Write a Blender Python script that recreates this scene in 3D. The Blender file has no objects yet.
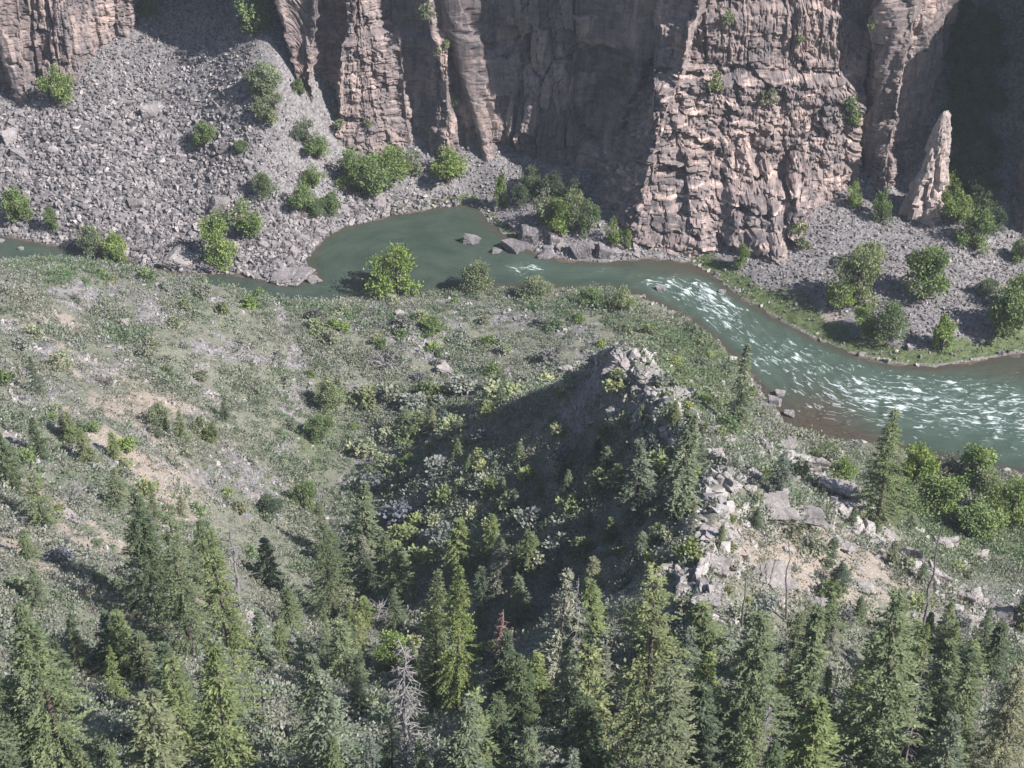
import bpy, bmesh, math, random
import numpy as np
R = math.radians
rng = np.random.default_rng(11)
random.seed(11)
scene = bpy.context.scene
COL = scene.collection

# ------------------------------------------------------------------ camera
CH = 150.0; PITCH = R(35.0); FPX = 1650.0
cp, sp = math.cos(PITCH), math.sin(PITCH)
CAM = np.array([0.0, 0.0, CH])
FWD = np.array([0, cp, -sp]); UPV = np.array([0, sp, cp])
def ray(u, v):
    return FWD + np.array([(u-512)/FPX, 0, 0]) + UPV*(-(v-384)/FPX)
def W(u, v, z):
    d = ray(u, v); t = (z-CH)/d[2]
    p = CAM + d*t
    return np.array([p[0], p[1], z])
def project(P):
    P = np.atleast_2d(P) - CAM
    dep = P@FWD
    return 512+P[:, 0]/dep*FPX, 384-(P@UPV)/dep*FPX, dep
cam = bpy.data.cameras.new('camera'); cam_ob = bpy.data.objects.new('camera', cam); COL.objects.link(cam_ob)
cam_ob.location = (0, 0, CH); cam_ob.rotation_euler = (math.pi/2-PITCH, 0, 0)
cam.sensor_width = 36; cam.lens = 36*FPX/1024; cam.clip_end = 5000; cam.clip_start = .5
scene.camera = cam_ob

# ------------------------------------------------------------------ noise
def _h(ix, iy, iz, seed):
    n = (ix.astype(np.int64)*374761393 + iy.astype(np.int64)*668265263 + iz.astype(np.int64)*2147483647 + seed*974634777) & 0xffffffff
    n = ((n ^ (n >> 13))*1274126177) & 0xffffffff
    n = ((n ^ (n >> 16))*2246822519) & 0xffffffff
    return ((n ^ (n >> 15)) & 0xffffff)/float(0xffffff)
def vnoise(x, y, z=None, seed=0):
    x = np.asarray(x, float); y = np.asarray(y, float)
    z = np.zeros_like(x) if z is None else np.asarray(z, float)
    ix, iy, iz = np.floor(x), np.floor(y), np.floor(z)
    fx, fy, fz = x-ix, y-iy, z-iz
    fx = fx*fx*(3-2*fx); fy = fy*fy*(3-2*fy); fz = fz*fz*(3-2*fz)
    r = 0
    for a in (0, 1):
        for b in (0, 1):
            for c in (0, 1):
                w = (fx if a else 1-fx)*(fy if b else 1-fy)*(fz if c else 1-fz)
                r = r + w*_h(ix+a, iy+b, iz+c, seed)
    return r*2-1
def fbm(x, y, z=None, o=4, seed=0):
    r = 0; a = 1.0; k = 1.0; s = 0
    for i in range(o):
        r = r + a*vnoise(x*k, y*k, None if z is None else z*k, seed+i*17); s += a; a *= .5; k *= 2.03
    return r/s
def cells(x, y, seed=0):
    """square-metric jittered cells: value per cell, and distance to the border between cells"""
    ix, iy = np.floor(x), np.floor(y)
    f1 = np.full(x.shape, 9.0); f2 = np.full(x.shape, 9.0); val = np.zeros(x.shape); v2 = np.zeros(x.shape)
    for a in (-1, 0, 1):
        for b in (-1, 0, 1):
            cx, cy = ix+a, iy+b; z0 = np.zeros_like(cx)
            px = cx+.15+.7*_h(cx, cy, z0, seed); py = cy+.15+.7*_h(cx, cy, z0+1, seed)
            d = np.maximum(np.abs(x-px), np.abs(y-py))*.75+.25*np.hypot(x-px, y-py)
            h = _h(cx, cy, z0+2, seed); h2 = _h(cx, cy, z0+3, seed)
            near = d < f1
            f2 = np.where(near, f1, np.minimum(f2, d)); val = np.where(near, h, val); v2 = np.where(near, h2, v2)
            f1 = np.where(near, d, f1)
    return val, f2-f1, v2
def sstep(a, b, x):
    t = np.clip((x-a)/(b-a), 0, 1); return t*t*(3-2*t)

# ------------------------------------------------------------------ mesh helpers
def mesh_np(name, V, F, attrs=None, smooth=False):
    """V (n,3), F (m,k); attrs: {name: (domain, type, array)}"""
    me = bpy.data.meshes.new(name)
    V = np.ascontiguousarray(V, np.float32); F = np.ascontiguousarray(F, np.int32)
    m, k = F.shape
    me.vertices.add(len(V)); me.vertices.foreach_set('co', V.ravel())
    me.loops.add(m*k); me.loops.foreach_set('vertex_index', F.ravel())
    me.polygons.add(m); me.polygons.foreach_set('loop_start', np.arange(0, m*k, k, dtype=np.int32))
    me.update(calc_edges=True)
    me.polygons.foreach_set('use_smooth', np.full(m, smooth, dtype=bool))
    for an, (dom, ty, arr) in (attrs or {}).items():
        at = me.attributes.new(an, ty, dom)
        key = {'FLOAT': 'value', 'FLOAT_VECTOR': 'vector', 'FLOAT_COLOR': 'color'}[ty]
        at.data.foreach_set(key, np.ascontiguousarray(arr, np.float32).ravel())
    return me
def link(name, me, mat=None, parent=None, loc=None):
    o = bpy.data.objects.new(name, me); COL.objects.link(o)
    if mat is not None and me is not None and len(me.materials) == 0: me.materials.append(mat)
    if parent is not None: o.parent = parent
    if loc is not None: o.location = loc
    return o
def tag(o, label=None, cat=None, group=None, kind=None):
    if label: o['label'] = label
    if cat: o['category'] = cat
    if group: o['group'] = group
    if kind: o['kind'] = kind
    return o
def empty(name, loc=(0, 0, 0)):
    o = bpy.data.objects.new(name, None); COL.objects.link(o); o.location = loc; o.empty_display_size = .3
    return o
def rot_rand(n, r):
    """n random rotation matrices"""
    q = r.normal(size=(n, 4)); q /= np.linalg.norm(q, axis=1)[:, None]
    w, x, y, z = q.T
    return np.stack([np.stack([1-2*(y*y+z*z), 2*(x*y-z*w), 2*(x*z+y*w)], 1),
                     np.stack([2*(x*y+z*w), 1-2*(x*x+z*z), 2*(y*z-x*w)], 1),
                     np.stack([2*(x*z-y*w), 2*(y*z+x*w), 1-2*(x*x+y*y)], 1)], 1)
def frames(d, r, flat=0.5):
    """axis frames with first axis d and a random roll; flat pulls the face normal towards up"""
    d = d/np.linalg.norm(d, axis=1)[:, None]
    n = r.normal(size=d.shape)*(1-flat)+np.array([0, 0, 1.0])*flat*1.6
    s = np.cross(n, d); s /= np.linalg.norm(s, axis=1)[:, None]+1e-9
    return d, s
LEAF = np.array([[0, 0], [.45, -.5], [1, 0], [.5, .5]])
def leaf_quads(P, D, S, ln, wd):
    """rhombic leaf sprays from base points P along D with side S"""
    n = len(P)
    V = P[:, None, :] + LEAF[None, :, 0, None]*(D*ln[:, None])[:, None, :] + LEAF[None, :, 1, None]*(S*wd[:, None])[:, None, :]
    return V.reshape(-1, 3), np.arange(4*n).reshape(n, 4)
def tube(P, rad, sides=6):
    P = np.asarray(P, float); n = len(P)
    V = []; 
    for i in range(n):
        t = P[min(i+1, n-1)]-P[max(i-1, 0)]; t = t/(np.linalg.norm(t)+1e-9)
        a = np.cross(t, [0.31, .95, .05]); a /= np.linalg.norm(a)+1e-9; b = np.cross(t, a)
        for k in range(sides):
            th = 2*math.pi*k/sides
            V.append(P[i]+rad[i]*(math.cos(th)*a+math.sin(th)*b))
    F = []
    for i in range(n-1):
        for k in range(sides):
            k2 = (k+1) % sides
            F.append((i*sides+k, i*sides+k2, (i+1)*sides+k2, (i+1)*sides+k))
    return np.array(V), np.array(F)
def merge(parts):
    Vs, Fs, o = [], [], 0
    for V, F in parts:
        Vs.append(V); Fs.append(F+o); o += len(V)
    return np.concatenate(Vs), np.concatenate(Fs)

# ------------------------------------------------------------------ node materials
def newmat(name):
    m = bpy.data.materials.new(name); m.use_nodes = True
    nt = m.node_tree; nt.nodes.clear()
    out = nt.nodes.new('ShaderNodeOutputMaterial')
    return m, nt, out
class N:
    def __init__(s, nt): s.nt = nt
    def new(s, t, **kw):
        n = s.nt.nodes.new(t)
        for k, v in kw.items(): setattr(n, k, v)
        return n
    def put(s, sock, val):
        if hasattr(val, 'is_linked') or isinstance(val, bpy.types.NodeSocket): s.nt.links.new(val, sock)
        else: sock.default_value = val
    def noise(s, vec, scale, detail=4, rough=.55, dist=0.0):
        n = s.new('ShaderNodeTexNoise'); s.put(n.inputs['Vector'], vec)
        n.inputs['Scale'].default_value = scale; n.inputs['Detail'].default_value = detail
        n.inputs['Roughness'].default_value = rough; n.inputs['Distortion'].default_value = dist
        return n.outputs['Fac']
    def vor(s, vec, scale, feature='F1', out='Distance'):
        n = s.new('ShaderNodeTexVoronoi', feature=feature); s.put(n.inputs['Vector'], vec)
        n.inputs['Scale'].default_value = scale
        return n.outputs[out]
    def mapping(s, vec, scale=(1, 1, 1), rot=(0, 0, 0)):
        n = s.new('ShaderNodeMapping'); s.put(n.inputs['Vector'], vec)
        n.inputs['Scale'].default_value = scale; n.inputs['Rotation'].default_value = rot
        return n.outputs['Vector']
    def ramp(s, fac, stops, interp='LINEAR'):
        n = s.new('ShaderNodeValToRGB'); s.put(n.inputs['Fac'], fac); cr = n.color_ramp; cr.interpolation = interp
        while len(cr.elements) < len(stops): cr.elements.new(.5)
        for e, (p, c) in zip(cr.elements, stops):
            e.position = p; e.color = (*c, 1) if len(c) == 3 else c
        return n.outputs['Color']
    def mr(s, val, a, b, c=0.0, d=1.0):
        n = s.new('ShaderNodeMapRange'); s.put(n.inputs['Value'], val)
        for k, x in zip(('From Min', 'From Max', 'To Min', 'To Max'), (a, b, c, d)): s.put(n.inputs[k], x)
        return n.outputs['Result']
    def mix(s, fac, a, b, mode='MIX'):
        n = s.new('ShaderNodeMix', data_type='RGBA', blend_type=mode)
        s.put(n.inputs['Factor'], fac)
        for k, x in ((6, a), (7, b)):
            if isinstance(x, tuple) and len(x) == 3: x = (*x, 1)
            s.put(n.inputs[k], x)
        return n.outputs[2]
    def math(s, op, a, b=0.0, clamp=False):
        n = s.new('ShaderNodeMath', operation=op, use_clamp=clamp); s.put(n.inputs[0], a); s.put(n.inputs[1], b)
        return n.outputs[0]
    def attr(s, name, out='Fac'):
        n = s.new('ShaderNodeAttribute', attribute_name=name); return n.outputs[out]
    def pos(s):
        return s.new('ShaderNodeNewGeometry').outputs['Position']
    def bump(s, h, strength=.5, dist=.2):
        n = s.new('ShaderNodeBump'); s.put(n.inputs['Height'], h)
        n.inputs['Strength'].default_value = strength; n.inputs['Distance'].default_value = dist
        return n.outputs['Normal']
    def bsdf(s, color, rough=.9, normal=None, spec=.2):
        n = s.new('ShaderNodeBsdfPrincipled'); s.put(n.inputs['Base Color'], color if not isinstance(color, tuple) else (*color, 1))
        s.put(n.inputs['Roughness'], rough); n.inputs['Specular IOR Level'].default_value = spec
        if normal is not None: s.put(n.inputs['Normal'], normal)
        return n
def objcoord(k): return k.new('ShaderNodeTexCoord').outputs['Object']

def mat_foliage(name, transl=.3):
    """leaf colour = the object's own colour varied per leaf"""
    m, nt, out = newmat(name); k = N(nt)
    oc = k.new('ShaderNodeObjectInfo').outputs['Color']
    t = k.attr('tint')
    c = k.mix(1.0, oc, k.ramp(t, [(0, (.55, .58, .5)), (.5, (.95, .97, .9)), (1, (1.5, 1.4, 1.25))]), 'MULTIPLY')
    d = k.new('ShaderNodeBsdfDiffuse'); k.put(d.inputs['Color'], c)
    tr = k.new('ShaderNodeBsdfTranslucent'); k.put(tr.inputs['Color'], k.mix(1.0, c, (1.0, 1.1, .6), 'MULTIPLY'))
    mx = k.new('ShaderNodeMixShader'); mx.inputs[0].default_value = transl
    nt.links.new(d.outputs[0], mx.inputs[1]); nt.links.new(tr.outputs[0], mx.inputs[2]); nt.links.new(mx.outputs[0], out.inputs['Surface'])
    return m
def mat_brush(name):
    """same, the colour of each clump kept on its faces"""
    m, nt, out = newmat(name); k = N(nt)
    c = k.attr('clump', 'Color')
    d = k.new('ShaderNodeBsdfDiffuse'); k.put(d.inputs['Color'], c)
    tr = k.new('ShaderNodeBsdfTranslucent'); k.put(tr.inputs['Color'], k.mix(1.0, c, (1.0, 1.05, .7), 'MULTIPLY'))
    mx = k.new('ShaderNodeMixShader'); mx.inputs[0].default_value = .22
    nt.links.new(d.outputs[0], mx.inputs[1]); nt.links.new(tr.outputs[0], mx.inputs[2]); nt.links.new(mx.outputs[0], out.inputs['Surface'])
    return m
def mat_bark(name, c1, c2):
    m, nt, out = newmat(name); k = N(nt)
    oc = objcoord(k)
    f = k.noise(k.mapping(oc, (6, 6, 1.2)), 2.0, 5, .6)
    b = k.bsdf(k.mix(1.0, k.ramp(f, [(.3, c1), (.7, c2)]), k.new('ShaderNodeObjectInfo').outputs['Color'], 'MULTIPLY'), .95, k.bump(f, .6, .05))
    nt.links.new(b.outputs[0], out.inputs['Surface']); return m
def mat_rock(name, stops, pale, dark, bumpd=.15, vary=False):
    """broken rock: colour patches, pale fresh faces, dark lichen and varnish; the object's own colour tints it"""
    m, nt, out = newmat(name); k = N(nt)
    P = k.pos(); oi = k.new('ShaderNodeObjectInfo').outputs['Color']
    n1 = k.noise(P, .35, 5, .6); n2 = k.noise(P, 2.2, 5, .65); n3 = k.noise(P, 7.0, 4, .7)
    c = k.ramp(k.mr(n1, .3, .7), stops)
    c = k.mix(k.mr(n2, .52, .72), c, pale); c = k.mix(k.mr(k.noise(P, 1.1, 6, .7), .55, .72), c, dark)
    c = k.mix(1.0, c, k.ramp(n3, [(.25, (.72, .72, .73)), (.75, (1.25, 1.24, 1.22))]), 'MULTIPLY')
    c = k.mix(1.0, c, oi, 'MULTIPLY')
    if vary: c = k.mix(1.0, c, k.ramp(k.attr('tint'), [(0, (.45, .44, .46)), (.6, (1, 1, 1)), (1, (1.6, 1.57, 1.53))]), 'MULTIPLY')
    b = k.bsdf(c, .92, k.bump(k.math('ADD', n2, k.math('MULTIPLY', n3, .5)), .8, bumpd))
    nt.links.new(b.outputs[0], out.inputs['Surface']); return m
# ------------------------------------------------------------------ river outline (water level z = 0)
FAR_PX = [(-260, 200), (-120, 222), (0, 235), (60, 246), (110, 254), (165, 270), (200, 274), (235, 274), (285, 285), (318, 279), (306, 262), (320, 241), (345, 227),
          (390, 216), (430, 209), (466, 203), (478, 209), (490, 224), (512, 241), (540, 254), (570, 261), (610, 262), (650, 258), (690, 263), (715, 277), (738, 296),
          (770, 314), (810, 336), (850, 353), (890, 364), (935, 367), (980, 360), (1040, 350), (1140, 338), (1300, 330)]
NEAR_PX = [(-260, 255), (-120, 268), (0, 284), (100, 296), (200, 306), (300, 304), (350, 298), (400, 294), (450, 292), (500, 288), (545, 290), (600, 288), (640, 295), (690, 320),
           (722, 346), (742, 366), (768, 398), (786, 425), (812, 438), (850, 440), (900, 448), (960, 462), (1030, 474), (1140, 492), (1300, 515)]
FAR = np.array([W(u, v, 0)[:2] for u, v in FAR_PX]); NEAR = np.array([W(u, v, 0)[:2] for u, v in NEAR_PX])
def dist_poly(x, y, L):
    d = np.full(x.shape, 1e9); s = np.zeros(x.shape); acc = 0
    for a, b in zip(L[:-1], L[1:]):
        ab = b-a; l2 = ab@ab; l = math.sqrt(l2)
        t = np.clip(((x-a[0])*ab[0]+(y-a[1])*ab[1])/l2, 0, 1)
        dd = np.hypot(x-a[0]-t*ab[0], y-a[1]-t*ab[1])
        m = dd < d; d = np.where(m, dd, d); s = np.where(m, acc+t*l, s); acc += l
    return d, s
POLY = np.concatenate([FAR, NEAR[::-1]])
def inside(x, y):
    r = np.zeros(x.shape, bool); n = len(POLY)
    for i in range(n):
        a, b = POLY[i], POLY[(i+1) % n]
        if a[1] == b[1]: continue
        c = ((a[1] > y) != (b[1] > y)) & (x < (b[0]-a[0])*(y-a[1])/(b[1]-a[1])+a[0])
        r ^= c
    return r
# ------------------------------------------------------------------ terrain through known heights
class TPS:
    def __init__(s, pts, lam=.6):
        P = np.array(pts, float); s.c = P[:, :2]/50; n = len(P)
        K = s.k(np.linalg.norm(s.c[:, None]-s.c[None], axis=2))+np.eye(n)*lam*1e-3
        A = np.zeros((n+3, n+3)); A[:n, :n] = K; A[:n, n] = 1; A[:n, n+1:] = s.c; A[n:, :n] = A[:n, n:].T
        b = np.zeros(n+3); b[:n] = P[:, 2]
        s.w = np.linalg.solve(A, b)
    def k(s, r): return r*r*np.log(r+1e-9)
    def __call__(s, x, y):
        x = x/50; y = y/50; n = len(s.c)
        r = s.w[n]+s.w[n+1]*x+s.w[n+2]*y
        for i in range(n):
            r = r+s.w[i]*s.k(np.hypot(x-s.c[i, 0], y-s.c[i, 1]))
        return r
near_ctl = [W(*t) for t in [
    (605, 358, 35), (640, 385, 36.5), (680, 430, 39), (712, 490, 42), (712, 540, 44.5), (700, 580, 46.5), (700, 660, 49),      # crest of the spur
    (300, 440, 7), (350, 490, 6), (290, 535, 10), (300, 590, 15), (340, 640, 21), (400, 700, 33), (420, 400, 5), (460, 345, 3.5),   # gully
    (480, 450, 19.2), (560, 520, 27.6), (450, 560, 19.6), (380, 520, 10), (560, 600, 30), (480, 620, 24.4), (400, 640, 20), (540, 420, 23.6), (600, 450, 28.6), (640, 520, 33.8),
    (760, 455, 31), (800, 470, 28.5), (860, 540, 28), (940, 590, 27.5), (830, 600, 36.5), (760, 560, 41), (900, 680, 36), (860, 768, 46),
    (960, 540, 5), (1024, 520, 3), (1000, 640, 23), (1024, 700, 30), (880, 500, 4), (920, 520, 5), (850, 470, 8), (1100, 600, 9), (1160, 560, 3),
    (720, 400, 9), (760, 425, 10), (690, 345, 3.5), (650, 335, 4), (560, 325, 4), (480, 315, 3), (420, 330, 6), (300, 330, 9), (200, 330, 16), (100, 300, 19),
    (0, 265, 20.5), (60, 261, 19.4), (130, 272, 14.8), (190, 284, 9), (250, 292, 6), (300, 300, 4), (-120, 278, 23),
    (0, 400, 34), (0, 500, 42), (0, 600, 50), (0, 700, 57), (100, 400, 27), (100, 500, 35), (100, 600, 43), (200, 400, 16), (200, 470, 22), (200, 560, 30), (250, 420, 11),
    (150, 350, 19), (300, 380, 8), (370, 380, 6), (500, 390, 8), (420, 430, 6.5), (200, 650, 41), (300, 700, 40), (120, 700, 51),
    (512, 768, 56), (0, 768, 62), (250, 768, 58), (780, 768, 53), (1024, 768, 41), (600, 700, 45), (500, 700, 42)]]
near_ctl += [np.array(t, float) for t in [(-84, 234, 6), (-62, 234, 5), (-105, 234, 8), (13, 188, 19), (12, 203, 7), (24, 185, 17), (28, 172, 24), (-110, 195, 31), (-110, 120, 55), (-100, 60, 85), (-140, 232, 12), (100, 120, 26), (110, 60, 58), (120, 170, 6),
             (0, 45, 78), (0, 15, 118), (0, -30, 148), (-90, 0, 130), (90, 0, 120), (-60, 40, 88), (60, 40, 72), (150, 0, 125), (-180, 0, 140), (-180, 120, 62), (180, 100, 40), (0, -80, 160), (-180, -80, 165), (180, -80, 150)]]
far_ctl = [W(*t) for t in [
    (0, 215, 2), (0, 150, 9), (0, 110, 13), (60, 105, 14.5), (135, 35, 23), (200, 0, 28), (200, 100, 16), (200, 180, 6.5), (260, 240, 1.6), (270, 50, 26), (300, 94, 18.5),
    (335, 142, 9), (330, 200, 3), (400, 185, 3), (450, 185, 3), (500, 200, 1.6), (530, 185, 3.5), (590, 200, 3), (560, 228, 1.6), (630, 238, 1.6), (700, 258, 1.2), (780, 280, 1.6),
    (850, 250, 3.8), (850, 202, 6.8), (900, 200, 6), (925, 220, 5), (1000, 262, 2), (960, 240, 5), (940, 310, 2.5), (1024, 310, 2.6), (870, 330, 1.6), (858, 120, 15), (965, 110, 19), (965, 30, 31),
    (560, 172, 4.5), (-150, 120, 13), (1150, 280, 1.5), (100, 200, 5), (100, 130, 12)]]
far_ctl += [np.array(t, float) for t in [(-30, 345, 50), (-60, 380, 52), (40, 330, 45), (80, 345, 52), (-130, 340, 45), (130, 330, 40), (0, 420, 55), (-160, 270, 4), (170, 260, 4)]]
near_f = TPS(near_ctl); far_f = TPS(far_ctl)
def axis(lo, hi, flo, fhi, st):
    a = np.arange(flo, fhi+1e-6, st)
    def grow(x0, x1, sgn):
        r = []; x = x0; s = st
        while (x-x1)*sgn < 0: s = min(s*1.18, 14); x += s*sgn; r.append(x)
        return np.array(r)
    return np.concatenate([grow(flo, lo, -1)[::-1], a, grow(fhi, hi, 1)])
GX = axis(-420, 420, -104, 104, .45); GY = axis(-160, 620, 72, 312, .45)
X, Y = np.meshgrid(GX, GY)
dF, sF = dist_poly(X, Y, FAR); dN, sN = dist_poly(X, Y, NEAR)
INS = inside(X, Y); FARSIDE = (dF < dN) & ~INS
Zn = np.clip(near_f(X, Y), 1, 175); Zf = np.clip(far_f(X, Y), .8, 58)
Zn = Zn + fbm(X*.12, Y*.12, o=3, seed=3)*1.3*sstep(0, 25, Zn) + fbm(X*.6, Y*.6, o=3, seed=4)*.28
Zf = Zf + fbm(X*.15, Y*.15, o=3, seed=5)*.9*sstep(1, 8, Zf) + fbm(X*.8, Y*.8, o=3, seed=6)*.22
CREST = np.array([W(*t)[:2] for t in [(603, 356, 35), (640, 385, 36.5), (680, 430, 39), (712, 490, 42), (714, 540, 44.5), (702, 580, 46.5), (700, 640, 48)]])
RIB = np.array([W(*t)[:2] for t in [(770, 455, 31), (800, 470, 28.5), (836, 500, 28), (880, 545, 28), (940, 590, 27.5)]])
dC, _ = dist_poly(X, Y, CREST); dR, _ = dist_poly(X, Y, RIB)
Zn = Zn+1.9*np.exp(-dC/3.2)*(1+.5*fbm(X*.3, Y*.3, o=2, seed=12))+1.2*np.exp(-dR/2.5)-.3*np.exp(-(dC/14)**2)
zn = Zn*sstep(0, 13, dN+.8) + np.minimum(dN*.12, .5)
zf = Zf*sstep(0, 9, dF+.8) + np.minimum(dF*.1, .4)
shore_n = fbm(X*.5, Y*.5, o=3, seed=9)*.28
Z = np.where(INS, -np.minimum(np.minimum(dF, dN)*.16, 1.6), np.where(FARSIDE, zf, zn)) + shore_n*sstep(9, 1, np.minimum(dF, dN))
def bil(A, x, y):
    i = np.clip(np.searchsorted(GX, x)-1, 0, len(GX)-2); j = np.clip(np.searchsorted(GY, y)-1, 0, len(GY)-2)
    fx = (x-GX[i])/(GX[i+1]-GX[i]); fy = (y-GY[j])/(GY[j+1]-GY[j])
    return (A[j, i]*(1-fx)+A[j, i+1]*fx)*(1-fy)+(A[j+1, i]*(1-fx)+A[j+1, i+1]*fx)*fy
def gz(x, y): return bil(Z, np.asarray(x, float), np.asarray(y, float))
_T = np.arange(70, 460, .35)
def hit(u, v):
    """where the ray through a point of the photograph meets the terrain"""
    d = ray(u, v); P = CAM+d*_T[:, None]
    below = P[:, 2] <= np.maximum(gz(P[:, 0], P[:, 1]), 0)
    i = int(np.argmax(below)) if below.any() else len(_T)-1
    p = P[i].copy(); p[2] = float(gz(p[0], p[1])); return p
def height_for(P, vtop):
    yt = -(vtop-384)/FPX; a = (P-CAM)@UPV; b = (P-CAM)@FWD
    return (yt*b-a)/(cp+yt*sp)
def ppm(P): return FPX/float((P-CAM)@FWD)
def fan(x, y): return np.stack([x, y, gz(x, y)], 1)
# zones of the ground: R loose rock, G grass, B bare soil
PU, PV, PD = project(np.stack([X.ravel(), Y.ravel(), Z.ravel()], 1))
PU = PU.reshape(X.shape); PV = PV.reshape(X.shape)
def blob(u, v, ru, rv): return np.exp(-((PU-u)/ru)**2-((PV-v)/rv)**2)
xr = X*.83-Y*.55; yr = X*.55+Y*.83
streak = fbm(xr*.045, yr*.14, o=4, seed=21)
soil = np.maximum(sstep(.2, .42, streak)*.7, .75*sstep(.22, .4, fbm(xr*.13, yr*.3, o=3, seed=23)))
soil = soil*(.35+.9*sstep(18, 34, Z)*(PU < 330)) + .9*blob(130, 405, 55, 10)+.8*blob(100, 320, 60, 18)*sstep(0, .25, streak)+.7*blob(450, 345, 60, 20)*sstep(-.2, .25, streak)+.6*blob(820, 560, 110, 50)*sstep(-.25, .2, streak)+.5*blob(650, 440, 25, 14)+.6*blob(540, 490, 110, 50)*sstep(-.1, .25, fbm(X*.2, Y*.2, o=3, seed=24))
scree = .9*FARSIDE.astype(float)
rocky = sstep(.05, .4, fbm(X*.11, Y*.11, o=4, seed=31))
scree = np.where(FARSIDE | INS, scree, np.clip(1.1*blob(840, 540, 115, 62)*(.45+rocky)+.6*blob(665, 410, 50, 40)+.9*blob(1000, 620, 60, 30)+.8*blob(700, 560, 30, 60)*rocky+.8*blob(300, 400, 14, 40)+.7*blob(410, 320, 20, 25)+.5*blob(400, 330, 120, 40)*rocky+.8*blob(760, 395, 22, 40)+.8*blob(280, 490, 14, 22)+.75*sstep(.12, .3, fbm(X*.22, Y*.22, o=3, seed=33))*(PV < 520)*(PU < 600)+.7*blob(640, 380, 45, 22)+.6*blob(560, 670, 40, 25)+.8*blob(240, 620, 40, 20), 0, 1))
grass = np.where(FARSIDE, sstep(5.5, 2, dF+1.5*fbm(X*.3, Y*.3, o=3, seed=8))*sstep(.2, .8, dF)*(PU > 690) + .8*sstep(3, 1, dF)*sstep(.3, 1, dF)*((PU > 390) & (PU < 520)) + .6*blob(790, 300, 40, 18), 0)
grass = np.where(~FARSIDE & ~INS, .75*blob(690, 370, 70, 55)+.7*blob(960, 530, 110, 40)+.5*blob(310, 440, 40, 60), grass)
MASK = np.stack([np.clip(scree, 0, 1), np.clip(grass, 0, 1), np.clip(np.where(FARSIDE, .6*blob(820, 318, 40, 12), soil), 0, 1), np.where(INS, 1.0, 0.0)], -1)
ny, nx = X.shape
I = np.arange(nx*ny).reshape(ny, nx)
GF = np.stack([I[:-1, :-1], I[:-1, 1:], I[1:, 1:], I[1:, :-1]], -1).reshape(-1, 4)
m_ground, nt, out = newmat('canyon ground'); k = N(nt)
P = k.pos(); mk = k.new('ShaderNodeAttribute', attribute_name='mask'); sep = k.new('ShaderNodeSeparateColor'); nt.links.new(mk.outputs['Color'], sep.inputs[0])
n1 = k.noise(P, .5, 6, .65); n2 = k.noise(P, 3.0, 5, .65); n3 = k.noise(P, 9, 3, .6)
duff = k.ramp(n2, [(.3, (.10, .108, .08)), (.5, (.17, .17, .13)), (.72, (.27, .24, .19))])
rockc = k.ramp(k.vor(P, 2.6, 'F1', 'Color'), [(.0, (.11, .10, .103)), (.5, (.195, .178, .178)), (1, (.31, .285, .275))])
rockc = rockc
soilc = k.ramp(n2, [(.3, (.24, .19, .155)), (.7, (.39, .325, .27))])
grassc = k.ramp(n2, [(.3, (.07, .085, .04)), (.7, (.15, .18, .085))])
c = k.mix(k.mr(k.math('ADD', sep.outputs[0], k.math('MULTIPLY', k.math('SUBTRACT', n2, .5), 1.1)), .35, .6), duff, rockc)
c = k.mix(k.mr(k.math('ADD', sep.outputs[2], k.math('MULTIPLY', k.math('SUBTRACT', n2, .5), .9)), .3, .6), c, soilc)
c = k.mix(k.mr(k.math('ADD', sep.outputs[1], k.math('MULTIPLY', k.math('SUBTRACT', n2, .5), 1.1)), .3, .6), c, grassc)
c = k.mix(mk.outputs['Alpha'], c, k.ramp(n2, [(.3, (.06, .045, .035)), (.7, (.15, .11, .085))]))
b = k.bsdf(c, .95, k.bump(k.math('ADD', n2, k.math('MULTIPLY', n3, .5)), .9, .25)); nt.links.new(b.outputs[0], out.inputs['Surface'])
ground = link('ground', mesh_np('ground', np.stack([X.ravel(), Y.ravel(), Z.ravel()], 1), GF, {'mask': ('POINT', 'FLOAT_COLOR', MASK.reshape(-1, 4))}, True), m_ground)
tag(ground, kind='structure')

# ------------------------------------------------------------------ water
wx = np.arange(-150, 150, .4); wy = np.arange(170, 300, .4)
WX, WY = np.meshgrid(wx, wy)
df, sf = dist_poly(WX, WY, FAR); dn, sn = dist_poly(WX, WY, NEAR); ins = inside(WX, WY)
sd = np.where(ins, -np.minimum(df, dn), np.minimum(df, dn))
CEN = []
for i in np.linspace(0, 1, 60):
    def along(L):
        seg = np.linalg.norm(np.diff(L, axis=0), axis=1); cs = np.concatenate([[0], np.cumsum(seg)])
        return np.array([np.interp(i*cs[-1], cs, L[:, 0]), np.interp(i*cs[-1], cs, L[:, 1])])
    CEN.append((along(FAR)+along(NEAR))/2)
_, sc = dist_poly(WX, WY, np.array(CEN)); tc = dn-df
wu, wv, _ = project(np.stack([WX.ravel(), WY.ravel(), 0*WX.ravel()], 1)); wu = wu.reshape(WX.shape); wv = wv.reshape(WX.shape)
def wb(u, v, a, b, s=1): return s*np.exp(-((wu-u)/a)**2-((wv-v)/b)**2)
rapid = wb(525, 268, 26, 7, .95)+wb(600, 272, 40, 6, .5)+wb(690, 290, 55, 16, .75)+wb(720, 315, 34, 20, .72)+wb(665, 280, 30, 7, .45)+wb(770, 350, 60, 30, .6)+wb(850, 390, 95, 42, .55)+wb(960, 410, 120, 46, .55)+wb(1060, 420, 80, 50, .5)
rapid = np.clip(rapid, 0, 1)*sstep(.2, 2.2, np.minimum(df, dn))
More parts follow.
